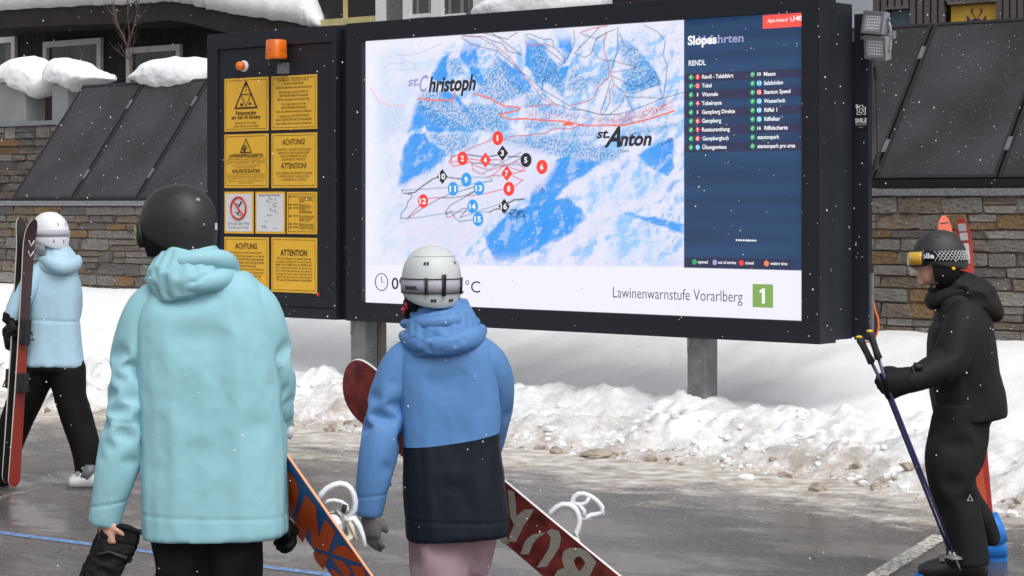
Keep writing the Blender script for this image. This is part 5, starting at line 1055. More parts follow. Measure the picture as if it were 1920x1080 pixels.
outfit(F, torso, [larm, rarm], hoodl, [F.limb([(392, 930, 0, 96, .13), (390, 1000, 0, 102, .135)]), legL, legR], TEAL, BLK, gr_a=[(F.p(228, 787, -.05), (.1, 0, 1), .004, .003, .13), (F.p(200, 944, -.06), (-.15, 0, 1), .004, .004, .1)], gr_t=[(F.p(405, 975, -.17), (.02, 0, 1), .004, .003, .5)])
for (px, dy) in ((338, 0), (450, .06)):
    b = MB(); p = F.p(px, 1380, dy); b.tube([p, p - Vector((0, 0, .12)), Vector((p.x, p.y + .02, .04))], [.06, .06, .055], 14); b.tube([Vector((p.x, p.y - .06, .045)), Vector((p.x, p.y + .08, .05)), Vector((p.x, p.y + .2, .042))], [.042, .05, .038], 12); b.box(p.x - .05, p.x + .05, p.y - .1, p.y + .24, 0, .022)
    part(F, 'boot', b, HBLK)
Fd = unit((-.86, .5, 0)); hc = F.p(334, 424, 0)
hm = Helm(hc, Fd, .222, .268, .138)
def zmin1(az): return .012 - .105 * (1 - math.cos(az)) / 2 - .018 * max(0, math.sin(abs(math.atan2(math.sin(az), math.cos(az)))))
hel = part(F, 'helmet', hm.shell(zmin1), HBLK)
hm.slots(F, ((math.pi + 1.32, .108, .10, .007), (math.pi + 1.05, .116, .10, .007), (math.pi + .95, .02, .20, .006), (math.pi - .52, .028, .06, .012)), BLACK, hel)
v = MB(); hm.slot(v, math.pi + .38, .045, .10, .048, .002); part(F, 'strap_clip', v, mat('clip_rubber', (.006, .006, .007), rough=.4, bump=0), False, hel)
RIV = mat('grey_rivet', srgb(150, 150, 152), rough=.4, bump=0)
for a_, z, r_ in ((.36, .085, .008), (.3, .006, .004)): v = MB(); v.ball(hm.S(math.pi + a_, z, .002), r_); part(F, 'rivet', v, RIV, True, hel)
v = MB(); hm.slot(v, math.pi - .22, .0, .09, .011, .003); part(F, 'grey_tag', v, mat('tag_grey', srgb(205, 205, 208), rough=.6, bump=0), False, hel)
v = hm.band(math.pi * .28, math.pi * .72, -.085, -.02, -.004, th=.02); part(F, 'ear_pad', v, BLK, True, hel)
v = hm.band(-math.pi * .72, -math.pi * .28, -.10, -.02, -.004, th=.02); part(F, 'ear_pad', v, BLK, True, hel)
v = hm.band(-.85, .85, -.07, .012, .012, th=.03); part(F, 'goggle_frame', v, HBLK, True, hel)
LENSM = mat('mirror_lens', srgb(206, 150, 40), rough=.12, var=.6, scale=14, bump=0, col2=srgb(70, 140, 50), spec=.8); v = hm.band(-.78, .78, -.06, .002, .017, th=.004); part(F, 'goggle_lens', v, LENSM, True, hel)
lw = F.p(197, 972, -.06); hands = hand_limbs(lw - Vector((0, 0, -.01)), (.10, -.05, -1), (.75, .6, 0), 1.25, 1, 1.0, 1.08)
body_mesh(F, [torso, larm, rarm, legL, legR], hc - Vector((0, 0, .02)), Fd, hands=hands)
b = MB(); hl = hand_limbs(F.p(510, 962, .10), (.55, .3, -.75), (-.6, -.5, -.2), .9, -1, 1.05, 1.5)
for l in hl: l.mesh(b, 10)
Limb([F.p(492, 850, .24), F.p(500, 910, .17), F.p(508, 962, .11)], [.05, .045, .042], [.05, .045, .04]).mesh(b)
finish(b, 'glove', BLKG, F.root, .006, 3)
b = MB(); b.tube([F.p(536, 795, .12), F.p(541, 808, .12), F.p(538, 822, .12)], [.012, .02, .014], 10); part(F, 'white_cuff', b, mat('white_knit', srgb(214, 216, 224), rough=.8))
FT = F
# the gloves dangling from the bare hand
def held_gloves():
    o = lw + Vector((.03, -.0, -.12)); t = thing('spare_gloves', 'pair of black gauntlet gloves dangling from a bare hand', 'gloves', o)
    L1 = Limb([F.p(228, 988, -.06), F.p(222, 1012, -.06), F.p(206, 1046, -.06), F.p(190, 1085, -.06), F.p(178, 1140, -.06)], [.058, .066, .058, .054, .05], [.03, .034, .034, .034, .03], sq=2.6); L2 = Limb([F.p(205, 990, -.02), F.p(196, 1030, -.02), F.p(176, 1085, -.02), F.p(160, 1150, -.02)], [.035, .045, .05, .045], [.025, .03, .03, .028]); fing = []
    for k, q in enumerate((-.036, -.012, .012, .036)): p = F.p(176, 1140, -.06) + Vector((q, 0, 0)); fing.append(Limb([p + Vector((.01, 0, .04)), p + Vector((-.02, 0, -.04)), p + Vector((-.035, 0, -.10))], [.017, .016, .013], [.017, .016, .013]))
    class G: pass
    G.Y = 3.3; G.base = Vector(o); G.root = t
    for nm, me_ in zip(('gauntlet', 'gauntlet'), cloth_pieces(G, [([L1] + fing, .008, -.08, -.25, 10, .03), ([L2], .009, -.08, -.25, 10, .03)])): settle(G, me_, nm, BLKG, t, [(F.p(222, 1014, -.06), (.25, 0, 1), .004, .004, .12)])
    b = MB(); b.tube([F.p(196, 984, -.09) - Vector(o), F.p(230, 990, -.098) - Vector(o), F.p(262, 1000, -.08) - Vector(o)], .006, 6); b.build('cuff_edge', BLK, t, True)
    b = MB(); b.tube([F.p(182, 1040, -.1) - Vector(o), F.p(205, 1035, -.101) - Vector(o), F.p(238, 1046, -.095) - Vector(o)], .007, 6, flat=.5); b.build('wrist_strap', mat('dark_grey_webbing', (.03, .03, .032), rough=.7), t, True)
    off = Vector(o)
    for pts in (((246, 1008), (256, 998), (266, 997), (278, 999)), ((236, 1040), (240, 1048), (246, 1053))): c = MB(); c.tube([F.p(x, y, -.06) - off for x, y in pts], [.010, .012, .009, .008][:len(pts)], 7); c.build('toggle', BLACK, t, True)
held_gloves()

# ------------------------------------------------------------------ person in the two-tone blue jacket
def twotone(F):
    m = fabric('blue_and_navy_shell', srgb(90, 134, 188), .55); nt = m.node_tree; n = nt.nodes; L = nt.links; bs = n['Principled BSDF']; src = bs.inputs['Base Color'].links[0].from_socket
    tc = n.new('ShaderNodeTexCoord'); sp = n.new('ShaderNodeSeparateXYZ'); L.new(tc.outputs['Object'], sp.inputs[0])
    a, b = F.p(760, 832) - F.base, F.p(930, 808) - F.base; sl_ = (b.z - a.z) / (b.x - a.x); x0, x1 = -9.0, 9.0
    def M(op, i, j): t = n.new('ShaderNodeMath'); t.operation = op; [(L.new(q, t.inputs[k]) if not isinstance(q, float) else setattr(t.inputs[k], 'default_value', q)) for k, q in enumerate((i, j))]; return t.outputs[0]
    xq = M('SUBTRACT', sp.outputs[0], float((a.x + b.x) / 2)); curve = M('MULTIPLY', M('MULTIPLY', xq, xq), .28)
    line = M('ADD', M('MULTIPLY', M('SUBTRACT', sp.outputs[0], float(a.x)), float(sl_)), M('ADD', curve, float(a.z - .012)))
    k = M('MULTIPLY', M('LESS_THAN', sp.outputs[2], line), M('MULTIPLY', M('GREATER_THAN', sp.outputs[0], float(x0)), M('LESS_THAN', sp.outputs[0], float(x1))))
    mx = n.new('ShaderNodeMix'); mx.data_type = 'RGBA'; L.new(k, mx.inputs[0]); L.new(src, mx.inputs[6]); mx.inputs[7].default_value = (.006, .0095, .018, 1); L.new(mx.outputs[2], bs.inputs['Base Color']); return m
F = Fig(8.0, 850, 'person from behind in blue and navy jacket with pale grey helmet')
BLU = twotone(F); BLUP = fabric('blue_shell', srgb(90, 134, 188), .55)
torso = F.limb([(828, 612, 0, 40, .07), (829, 632, 0, 62, .09), (832, 655, 0, 84, .105), (838, 690, 0, 94, .118), (845, 770, 0, 93, .13), (847, 830, 0, 91, .135), (851, 900, 0, 95, .145), (856, 960, 0, 96, .15), (858, 998, 0, 95, .15)], None, sq=3.0, hem='flat')
larm = F.limb([(784, 648, 0, 22, .055), (757, 680, 0, 36, .075), (738, 725, -.01, 38, .078), (724, 780, -.03, 37, .075), (712, 835, -.06, 35, .07), (702, 885, -.07, 31, .062), (697, 925, -.07, 27, .054), (692, 958, -.07, 24, .046)], None, hem='flat')
rarm = F.limb([(888, 645, 0, 22, .055), (914, 680, 0, 34, .075), (928, 725, .04, 34, .075), (924, 790, .12, 29, .068), (916, 835, .2, 26, .06)], None, hem='flat')
hoodl = [F.limb([(822, 574, .0, 54, .085), (826, 592, -.005, 60, .1), (829, 614, -.02, 68, .115), (830, 640, -.03, 72, .12), (832, 656, -.03, 60, .105)], None, sq=2.2), F.limb([(758, 628, .03, 10, .025), (782, 640, -.085, 20, .035), (832, 645, -.125, 20, .035), (882, 634, -.09, 20, .035), (902, 618, .03, 12, .025)], None, ref=(0, 0, 1)), F.limb([(760, 606, .02, 9, .025), (800, 606, -.1, 13, .028), (850, 600, -.1, 13, .028), (890, 604, .0, 12, .025)], None, ref=(0, 0, 1))]
MAUVE = fabric('mauve_fabric', srgb(160, 134, 144), .7)
legL = F.limb([(824, 970, 0, 56, .11), (827, 1060, -.01, 56, .11), (824, 1150, -.03, 46, .1), (818, 1230, -.06, 42, .09), (815, 1270, -.08, 40, .085)], None); legR = F.limb([(880, 970, .02, 48, .11), (878, 1050, .08, 40, .1), (860, 1140, .2, 38, .095), (852, 1210, .3, 37, .085), (850, 1252, .32, 36, .08)], None)
outfit(F, torso, [larm, rarm], hoodl, [F.limb([(850, 950, 0, 76, .12), (848, 1000, 0, 78, .125)]), legL, legR], BLU, MAUVE, BLUP, gr_a=[(F.p(695, 928, -.07), (-.1, 0, 1), .004, .004, .1)], gr_t=[(F.p(850, 982, -.15), (.02, 0, 1), .004, .003, .4)])
for (px, dy) in ((815, -.08), (850, .32)):
    b = MB(); p = F.p(px, 1262, dy); b.tube([p + Vector((0, 0, .05)), Vector((p.x, p.y, .13)), Vector((p.x, p.y + .02, .04))], [.055, .056, .052], 14); b.tube([Vector((p.x, p.y - .05, .045)), Vector((p.x, p.y + .08, .048)), Vector((p.x, p.y + .18, .04))], [.04, .046, .036], 12); b.box(p.x - .045, p.x + .045, p.y - .09, p.y + .22, 0, .02)
    part(F, 'boot', b, HBLK)
GREYH = mat('pale_grey_helmet', srgb(196, 200, 200), rough=.45, var=.03, bump=.02)
Fd = unit((-.28, .96, 0)); hc = F.p(809, 530, 0); hm = Helm(hc, Fd, .228, .268, .139)
def zmin2(az): return .0 - .082 * (1 - math.cos(az)) / 2 - .006
hel = part(F, 'helmet', hm.shell(zmin2), GREYH)
v = hm.band(1.0, 2 * math.pi - 1.0, -.034, .017, .003); part(F, 'goggle_strap', v, mat('lilac_grey_strap', srgb(172, 170, 184), rough=.7, bump=.2, bscale=300), True, hel)
v = MB()
for z in (-.0355, .0175): w_ = hm.band(1.0, 2 * math.pi - 1.0, z - .0017, z + .0017, .0048, th=.002); v.add(w_.v, w_.f)
part(F, 'strap_edge', v, BLACK, True, hel)
v = MB()
for (a, z0, z1, wd) in ((math.pi - .10, -.045, .035, .035), (math.pi + .44, -.04, .022, .02), (math.pi - .85, -.04, .022, .012)): 
    pts = [hm.S(a - wd, z0, .009), hm.S(a + wd, z0, .009), hm.S(a + wd, z1, .009), hm.S(a - wd, z1, .009)]; v = MB(); v.tube(pts, .0038, 6, closed=True); part(F, 'strap_buckle', v, BLACK, True, hel)
v = MB(); hm.text(v, 'anon.', math.pi + 1.28, math.pi + .72, -.022, .019, .0065, .03); part(F, 'strap_lettering', v, INK, False, hel)
hm.slots(F, [(math.pi + a0, z, .04, .0055) for a0, z in ((.42, .075), (.53, .075), (-.72, .078), (.27, -.062), (.17, -.062), (-.36, -.062), (-.46, -.062))], BLACK, hel)
v = MB(); w_ = hm.band(math.pi - 1.15, math.pi + 1.15, .0995, .1015, .0008, th=.001); v.add(w_.v, w_.f); part(F, 'shell_seam', v, mat('seam_grey', srgb(160, 164, 164), rough=.5, bump=0), True, hel)
for s in (1, -1): v = hm.band(s * 1.2, s * 2.1, -.105, -.03, -.006, th=.02); part(F, 'ear_pad', v, BLK, True, hel)
v = MB(); v.tube([F.p(762, 566, -.02), F.p(768, 578, -.02)], [.012, .012], 8); v.ball(F.p(757, 580, -.01), .010); v.tube([F.p(766, 572, -.015), F.p(757, 588, .0)], .007, 6); part(F, 'chin_strap_clip', v, mat('coral_red', srgb(214, 62, 84), rough=.4, bump=0), True, hel)
b = MB(); Limb([F.p(809, 555, 0), F.p(815, 578, 0), F.p(820, 600, 0)], [.085, .088, .085], [.08, .08, .08]).mesh(b); Limb([F.p(765, 562, .03), F.p(772, 590, .03), F.p(790, 606, .0)], [.02, .03, .03], [.05, .06, .06]).mesh(b); finish(b, 'neck_warmer', BLK, F.root, .008, 3)
body_mesh(F, [torso, larm, rarm, legL, legR], hc - Vector((0, 0, .015)), Fd)
b = MB(); GLG = fabric('grey_glove', srgb(104, 100, 100), .7)
for l in hand_limbs(F.p(694, 960, -.07), (.04, -.05, -1), (.6, .8, 0), .42, 1, .98, 1.22, .02): l.mesh(b, 10)
finish(b, 'glove', GLG, F.root, .0055, 3)
b = MB(); b.tube([F.p(728, 890, -.05), F.p(731, 905, -.05), F.p(732, 912, -.05)], .005, 6); part(F, 'cuff_toggle', b, BLUP)
FB = F

# ------------------------------------------------------------------ skier with white helmet at the left, walking
PALE = fabric('pale_blue_shell', srgb(166, 198, 216), .6)
F = Fig(13.56, 95, 'skier in pale blue jacket and white helmet walking at the left edge')
torso = F.limb([(104, 484, 0, 24, .07), (102, 500, 0, 36, .09), (101, 518, 0, 44, .105), (102, 555, 0, 48, .12), (103, 598, 0, 46, .125), (102, 640, 0, 50, .135), (101, 682, 0, 56, .15)], None, sq=2.6, hem='flat')
larm = F.limb([(76, 506, -.02, 13, .055), (60, 524, -.06, 20, .075), (46, 548, -.1, 21, .07), (33, 572, -.12, 18, .06), (22, 594, -.13, 15, .05)], None, hem='flat')
rarm = F.limb([(130, 504, .02, 12, .06), (139, 545, .05, 14, .07), (141, 580, .1, 12, .06), (134, 606, .16, 11, .05)], None, hem='flat')
hoodl = [F.limb([(102, 462, 0, 22, .075), (106, 478, -.01, 30, .095), (110, 496, -.02, 36, .115), (112, 508, -.02, 28, .1)], None), F.limb([(76, 482, .02, 7, .03), (94, 492, -.1, 13, .04), (118, 500, -.12, 14, .04), (140, 494, -.03, 13, .04), (144, 484, .06, 8, .03)], None, ref=(0, 0, 1))]
legR = F.limb([(124, 690, 0, 34, .12), (132, 740, 0, 31, .115), (146, 790, 0, 28, .105), (160, 835, 0, 26, .1), (163, 875, .0, 22, .095), (161, 903, .0, 20, .092)], None); legL = F.limb([(74, 690, .02, 34, .12), (52, 740, .06, 32, .115), (30, 790, .1, 29, .105), (10, 845, .12, 26, .1), (-4, 898, .12, 22, .09)], None)
outfit(F, torso, [larm, rarm], hoodl, [F.limb([(100, 668, 0, 50, .13), (99, 695, 0, 53, .135)]), legL, legR], PALE, BLK, v=1.35, gr_t=[(F.p(103, 600), (.05, 0, 1), .007, .006, .3)])
BOOTW = mat('boot_white', srgb(206, 206, 208), rough=.4, bump=0, var=.05); BOOTG = mat('boot_grey', srgb(92, 94, 98), rough=.45, bump=0)
def ski_boot(F, heel, toe, ma, mb_, h=.2, sole=None):
    a, b = Vector(heel), Vector(toe); a.z = b.z = 0; t = unit(b - a); L_ = (b - a).length; up = Vector((0, 0, 1)); s = t.cross(up)
    q = MB(); rows = []
    for (u, w, hh) in ((0, .038, .07), (.08, .046, .12), (.3, .048, .135), (.5, .05, .115), (.72, .05, .085), (.9, .046, .065), (1, .03, .05)): rows.append([a + t * L_ * u + s * w * x + up * (.022 + hh * z) for x, z in ((-1, 0), (-1, .5), (-.7, .88), (0, 1), (.7, .88), (1, .5), (1, 0))])
    q.rings(rows); o1 = part(F, 'boot_shell', q, ma)
    q = MB(); rows = []
    for (u, w, z0) in ((-.01, .03, 0), (.03, .04, 0), (.25, .036, 0), (.5, .034, 0), (.75, .042, 0), (.97, .038, 0), (1.05, .03, 0)): rows.append([a + t * L_ * u + s * w * x + up * z for x, z in ((-1, 0), (-1.05, .03), (1.05, .03), (1, 0))])
    q.rings(rows); part(F, 'boot_sole', q, sole or mb_, False)
    q = MB(); c0 = a + t * L_ * .2 + up * .09; q.tube([c0, c0 + up * h * .5 + t * .015, c0 + up * h + t * .05], [.062, .062, .066], 14); part(F, 'boot_cuff', q, mb_)
    q = MB()
    for u in (.45, .66): p = a + t * L_ * u + up * (.022 + (.118 if u < .5 else .088)); q.box(-.012, .012, -.052, .052, -.012, .006, Matrix.Translation(p) @ t.to_track_quat('X', 'Z').to_matrix().to_4x4())
    part(F, 'buckle', q, ALU, False); return o1
ski_boot(F, gp(184, 917), gp(130, 917), BOOTW, BOOTG, h=.03); ski_boot(F, gp(8, 908), gp(-58, 912), BOOTW, BOOTG, h=.03)
Fd = unit((-.82, .57, 0)); hc = F.p(93, 443, 0); hm = Helm(hc, Fd, .226, .262, .155)
HW = mat('white_helmet', srgb(222, 224, 230), rough=.35, var=.03, bump=.02)
hel = part(F, 'helmet', hm.shell(lambda az: .01 - .09 * (1 - math.cos(az)) / 2), HW)
part(F, 'goggle_strap', hm.band(.9, 2 * math.pi - .9, .0, .042, .003), mat('white_strap', srgb(176, 176, 188), rough=.7, bump=.2), True, hel)
part(F, 'goggle_lens', hm.band(-.8, .8, -.06, .02, .014, th=.02), mat('dark_lens', (.03, .03, .035), rough=.1, bump=0), True, hel)
for s in (1, -1): part(F, 'ear_pad', hm.band(s * 1.0, s * 2.0, -.115, -.015, -.004, th=.02), mat('grey_pad', srgb(186, 184, 190), rough=.8), True, hel)
hm.slots(F, [(math.pi + a_, z, .03, .010) for a_, z in ((.62, -.03), (.05, -.032), (.35, .078), (-.25, .078))], BOOTG, hel)
b = MB(); Limb([F.p(95, 462, 0), F.p(102, 480, 0)], [.075, .08], [.075, .08]).mesh(b); finish(b, 'neck_warmer', BLK, F.root, .009, 2)
body_mesh(F, [torso, larm, rarm, legL, legR], hc - Vector((0, 0, .015)), Fd, voxel=.009)
b = MB()
for l in hand_limbs(F.p(20, 598, -.13), (.05, -.1, -1), (.9, .3, 0), 1.0, 1, 1.05, 1.6): l.mesh(b, 10)
Limb([F.p(23, 588, -.13), F.p(20, 604, -.13)], [.058, .055], [.055, .05]).mesh(b); finish(b, 'glove', BLKG, F.root, .007, 3)
b = MB()
for l in hand_limbs(F.p(14, 625, .0), (.15, -.2, -1), (.9, .2, 0), .8, 1, 1.05, 1.7): l.mesh(b, 10)
Limb([F.p(132, 604, .16), F.p(70, 630, .26), F.p(14, 622, .02)], [.05, .045, .05], [.05, .045, .045]).mesh(b); finish(b, 'glove', BLKG, F.root, .008, 3)
FL = F

# ------------------------------------------------------------------ skier in black with poles, in profile
F = Fig(10.3, 1810, 'skier in black with poles and black helmet at the right, seen in profile')
BLK2 = mat('black_shell', (.0085, .0085, .0095), rough=.7, spec=.3, bump=.1, bscale=400, dist=.002)
torso = F.limb([(1772, 552, 0, 24, .09), (1788, 574, 0, 42, .13), (1800, 602, 0, 55, .17), (1803, 650, 0, 62, .185), (1807, 700, 0, 64, .18), (1816, 745, 0, 67, .175), (1822, 782, 0, 64, .175)], None, sq=2.4, hem='flat')
narm = F.limb([(1806, 578, -.13, 22, .06), (1802, 610, -.17, 34, .08), (1793, 645, -.2, 36, .082), (1778, 676, -.23, 34, .078), (1750, 692, -.27, 28, .068), (1722, 706, -.3, 23, .056), (1704, 713, -.31, 21, .05)], None, ref=(0, 0, 1), hem='flat')
farm = F.limb([(1812, 580, .13, 24, .06), (1820, 620, .18, 32, .08), (1828, 680, .22, 30, .072), (1824, 750, .22, 24, .06)], None, hem='flat')
hoodl = [F.limb([(1772, 546, 0, 18, .085), (1796, 538, 0, 30, .10), (1826, 556, 0, 38, .115), (1852, 578, 0, 30, .105), (1872, 592, 0, 13, .07)], None, ref=(0, 0, 1)), F.limb([(1744, 572, 0, 12, .065), (1756, 560, 0, 20, .085), (1776, 548, 0, 24, .095), (1800, 545, 0, 24, .1)], None, ref=(0, 0, 1))]
legN = F.limb([(1803, 765, -.06, 46, .11), (1797, 825, -.08, 51, .11), (1790, 865, -.1, 52, .11), (1789, 905, -.1, 44, .105), (1799, 950, -.1, 37, .098), (1810, 1005, -.1, 37, .095), (1814, 1050, -.1, 38, .095)], None, hem='flat'); legFr = F.limb([(1812, 770, .1, 42, .1), (1806, 850, .16, 28, .1), (1814, 915, .25, 21, .09), (1842, 968, .33, 20, .085), (1856, 1006, .36, 17, .08)], None, hem='flat')
outfit(F, torso, [narm, farm], hoodl, [F.limb([(1806, 750, 0, 46, .15), (1806, 795, 0, 47, .15)]), legN, legFr], BLK2, mat('black_trouser_fabric', (.014, .014, .015), rough=.8, spec=.2, bump=.1, bscale=400, dist=.002), v=1.1)
v = MB(); a = F.p(1819, 934, -.232); v.tube([a + Vector((-.012, 0, -.012)), a + Vector((0, 0, .016)), a + Vector((.012, 0, -.012))], .0028, 5, closed=True); part(F, 'trouser_logo', v, PAPER, False)
BBLU = mat('boot_blue', srgb(38, 124, 214), rough=.35, bump=0, var=.06); BBLK = mat('boot_black', (.018, .018, .02), rough=.35, bump=.03)
ski_boot(F, gp(1852, 1090), gp(1722, 1086), BBLK, BBLU, h=.12, sole=BBLU); ski_boot(F, gp(1884, 1050), gp(1800, 1052), BBLU, BBLU, h=.12, sole=BBLU)
Fd = unit((-1, .12, 0)); hcen = F.p(1762, 493, 0); hm = Helm(hcen, Fd, .226, .262, .160, tilt=-.10)
MBLK = mat('matte_black_helmet', (.022, .022, .024), rough=.55, var=.1, bump=.03)
def zmin4(az): c = math.cos(az); return .045 - .075 * (1 - c) / 2 - .02 * math.sin(abs(math.atan2(math.sin(az), c)))
hel = part(F, 'helmet', hm.shell(zmin4), MBLK)
for s in (1, -1): part(F, 'ear_pad', hm.band(s * 1.22, s * 2.35, -.118, .02, -.005, th=.025), BLK, True, hel)
zf = lambda az: .012 * math.cos(az)
for s in (1, -1): part(F, 'goggle_strap', hm.band(s * .55, s * math.pi, .012, .062, .004, zf=zf), BLK, True, hel)
for k in range(13):
    a0 = -1.35 - k * .135
    for sg in (0, 1): v = MB(); v.tube([hm.S(a0 - sg * .27, .014 + zf(a0), .0068), hm.S(a0 - .135, .037 + zf(a0), .0072), hm.S(a0 - .27 + sg * .27, .060 + zf(a0), .0068)], .0013, 4); part(F, 'strap_lattice', v, PAPER, False, hel)
v = MB(); hm.text(v, 'bolle', -.70, -1.34, .026, .024, .009, .03, zf); part(F, 'strap_lettering', v, PAPER, False, hel)
part(F, 'goggle_frame', hm.band(-.95, .95, -.004, .074, .018, th=.04), HBLK, True, hel)
part(F, 'goggle_lens', hm.band(-.9, .9, .004, .066, .024, th=.006), mat('amber_mirror_lens', srgb(232, 160, 30), rough=.08, bump=0, var=.3, scale=12, spec=.8, col2=srgb(240, 200, 60)), True, hel)
v = MB(); v.ball(hm.S(-1.98, -.03, .002), .009); part(F, 'yellow_dot', v, mat('dot_yellow', srgb(236, 196, 30), rough=.5, bump=0), True, hel)
hm.slots(F, ((-1.0, .125, .12, .005), (-1.5, .128, .12, .005), (-1.25, .112, .12, .005)), BLACK, hel)
v = MB(); v.tube([hm.S(-1.35, -.09, -.002), F.p(1748, 534, -.07), F.p(1741, 545, -.03)], .006, 6); part(F, 'chin_strap', v, BLACK, True, hel)
body_mesh(F, [torso, narm, farm, legN, legFr], F.p(1757, 490, 0), Fd, voxel=.0055)
b = MB(); hn = hand_limbs(F.p(1698, 714, -.31), (-1, -.05, -.12), (-.1, 1, -.1), 1.15, -1, 1.12, 1.75)
for l in hn: l.mesh(b, 12)
Limb([F.p(1712, 710, -.31), F.p(1690, 715, -.315), F.p(1660, 720, -.32)], [.058, .066, .062], [.05, .05, .045], ref=(0, 0, 1)).mesh(b); finish(b, 'glove', BLKG, F.root, .0065, 4)
b = MB(); q = F.p(1716, 700, -.33); b.tube([F.p(1716, 682, -.31), F.p(1712, 690, -.35), F.p(1718, 728, -.35)], .009, 6); b.box(q.x - .01, q.x + .03, q.y - .03, q.y - .01, q.z + .02, q.z + .045); part(F, 'cuff_strap', b, BLACK)
b = MB()
for l in hand_limbs(F.p(1822, 756, .24), (.1, .2, -1), (-.6, .6, 0), .8, 1, 1.05, 1.6): l.mesh(b, 10)
finish(b, 'glove', BLKG, F.root, .007, 3)
FR = F
# ------------------------------------------------------------------ snowboards, skis, poles
def ray_plane(px, py, p0, n): d = Vector(((px - 960) / F_PX, 1, -(py - HZ) / F_PX)); o = Vector((0, 0, EYE)); t = (p0 - o).dot(n) / d.dot(n); return o + d * t
def snowboard(label, c0, axis, nrm, Lg, Wd, m_base, m_top, m_edge, polys, m_ink, u0, name='snowboard'):
    a = unit(axis); n = unit(Vector(nrm) - a * Vector(nrm).dot(a)); w = n.cross(a); c0 = Vector(c0)      # c0 = point on centre line, u0 = distance from upper end to c0
    N = 40; out = []
    for u in [Lg * q for q in ([0, .001, .003, .006, .011, .017, .025, .035, .048, .062, .08, .1, .12] + [.15 + .07 * i for i in range(11)] + [.88, .9, .92, .938, .952, .965, .975, .983, .989, .994, .997, .999, 1.0])]:
        e = min(u, Lg - u); r = .17; hw = Wd / 2 * (1 - .07 * math.sin(math.pi * u / Lg)); 
        if e < r: hw *= math.sqrt(max(0, 1 - ((r - e) / r) ** 2.3))
        lift = .05 * max(0, (r * 1.1 - e) / r) ** 2; out.append((u, max(hw, .004), lift))
    P_ = lambda u, x, h, lift: c0 + a * (u - u0) + w * x - n * (lift + h)
    t = thing(name, label, 'snowboard', P_(Lg, 0, 0, 0)); off = t.location.copy()
    base = MB(); top = MB(); edge = MB()
    rb = [[P_(u, -hw, 0, l) - off, P_(u, 0, 0, l) - off, P_(u, hw, 0, l) - off] for u, hw, l in out]; base.rings(rb, cap=False, closed=False); base.build('base', m_base, t)
    rt = [[P_(u, -hw, .009, l) - off, P_(u, 0, .011, l) - off, P_(u, hw, .009, l) - off] for u, hw, l in out]; top.rings(rt, cap=False, closed=False); top.build('top_sheet', m_top, t)
    for s in (-1, 1):
        edge.rings([[P_(u, s * hw, 0, l) - off, P_(u, s * (hw + .0025), .002, l) - off, P_(u, s * (hw + .0025), .008, l) - off, P_(u, s * hw, .009, l) - off] for u, hw, l in out], cap=False, closed=False)
    edge.build('edge', m_edge, t)
    g = MB()
    for pl in polys: g.add([ray_plane(x, y, c0 + n * .0015, n) - off for x, y in pl], [tuple(range(len(pl)))])
    if g.v: g.build('lettering', m_ink, t)
    return t, P_, a, n, w, off
WB = mat('binding_white', srgb(226, 228, 234), rough=.35, bump=.05, var=.05); STRAPM = mat('binding_strap', srgb(196, 192, 176), rough=.6, bump=.2)
WEDGE = mat('white_edge', srgb(228, 226, 226), rough=.4, bump=0)
def binding(t, off, c, a, up, side):             # base plate, straps (the hoop and highback are added per board)
    c = c - off; q = MB(); q.rings([[c + a * .05 * math.cos(z) + side * .11 * math.sin(z) + up * h for z in [2 * math.pi * i / 20 for i in range(20)]] for h in (.001, .02)]); q.build('binding_base', WB, t)
    for s in (-.03, .06): q = MB(); q.tube([c + a * .055 - side * s + up * .02, c + a * .05 - side * s + up * .06, c - side * s + up * .085, c - a * .05 - side * s + up * .06, c - a * .055 - side * s + up * .02], .014, 6, flat=.35); q.build('strap', STRAPM, t, True)
def px_tube(t, off, pts, Y, r, name, m, closed=False, dy=0.0, flat=1.0):
    n = len(pts); q = MB(); q.tube([P(x, y, Y + dy * (k / max(1, n - 1))) - off for k, (x, y) in enumerate(pts)], r, 9, closed=closed, ref=(0, 1, 0), flat=flat); return q.build(name, m, t, True)
B1 = mat('royal_blue_base', srgb(14, 86, 150), rough=.35, var=.06, bump=.02, coat=.2); O1 = mat('orange_ink', srgb(206, 80, 14), rough=.4, var=.08, bump=0); OE = mat('orange_edge', srgb(236, 160, 116), rough=.4, bump=0); TOPD = mat('dark_top_sheet', srgb(60, 56, 60), rough=.4)
z45 = lambda pts: [(520 + x / 4.5, 840 + y / 4.5) for x, y in pts]
pol1 = [z45(p) for p in ([(-10, 150), (75, 190), (110, 205), (165, 290), (182, 380), (165, 480), (130, 585), (60, 610), (-20, 560)], [(240, 395), (325, 495), (335, 620), (350, 750), (270, 665), (215, 800), (135, 690), (165, 580)], [(270, 665), (350, 750), (430, 880), (290, 835)], [(405, 600), (490, 705), (430, 880), (350, 750)], [(300, 875), (430, 910), (390, 1030), (320, 950)], [(455, 885), (520, 820), (580, 830), (660, 900), (705, 975), (560, 925)], [(460, 925), (560, 960), (625, 1050), (600, 1085), (560, 1080)], [(600, 985), (720, 1000), (752, 1085), (655, 1085), (630, 1020)], [(450, 1005), (550, 1085), (460, 1085)])]
ax1 = Vector((.614 * .95, -.30, -.789 * .95)); n1 = Vector((-.789 * .80, -.60, -.614 * .80))
c1 = P(569, 953, 7.06)
t, P_, a, n, w, off = snowboard('blue snowboard with orange letters under the turquoise arm', c1, ax1, n1, 1.56, .252, B1, TOPD, OE, pol1, O1, .62)
up = -n; sd_ = w if w.z > 0 else -w
binding(t, off, P_(.74, 0, .012, 0), a, up, sd_); binding(t, off, P_(.2, 0, .012, 0), a, up, sd_)
yb = 7.08
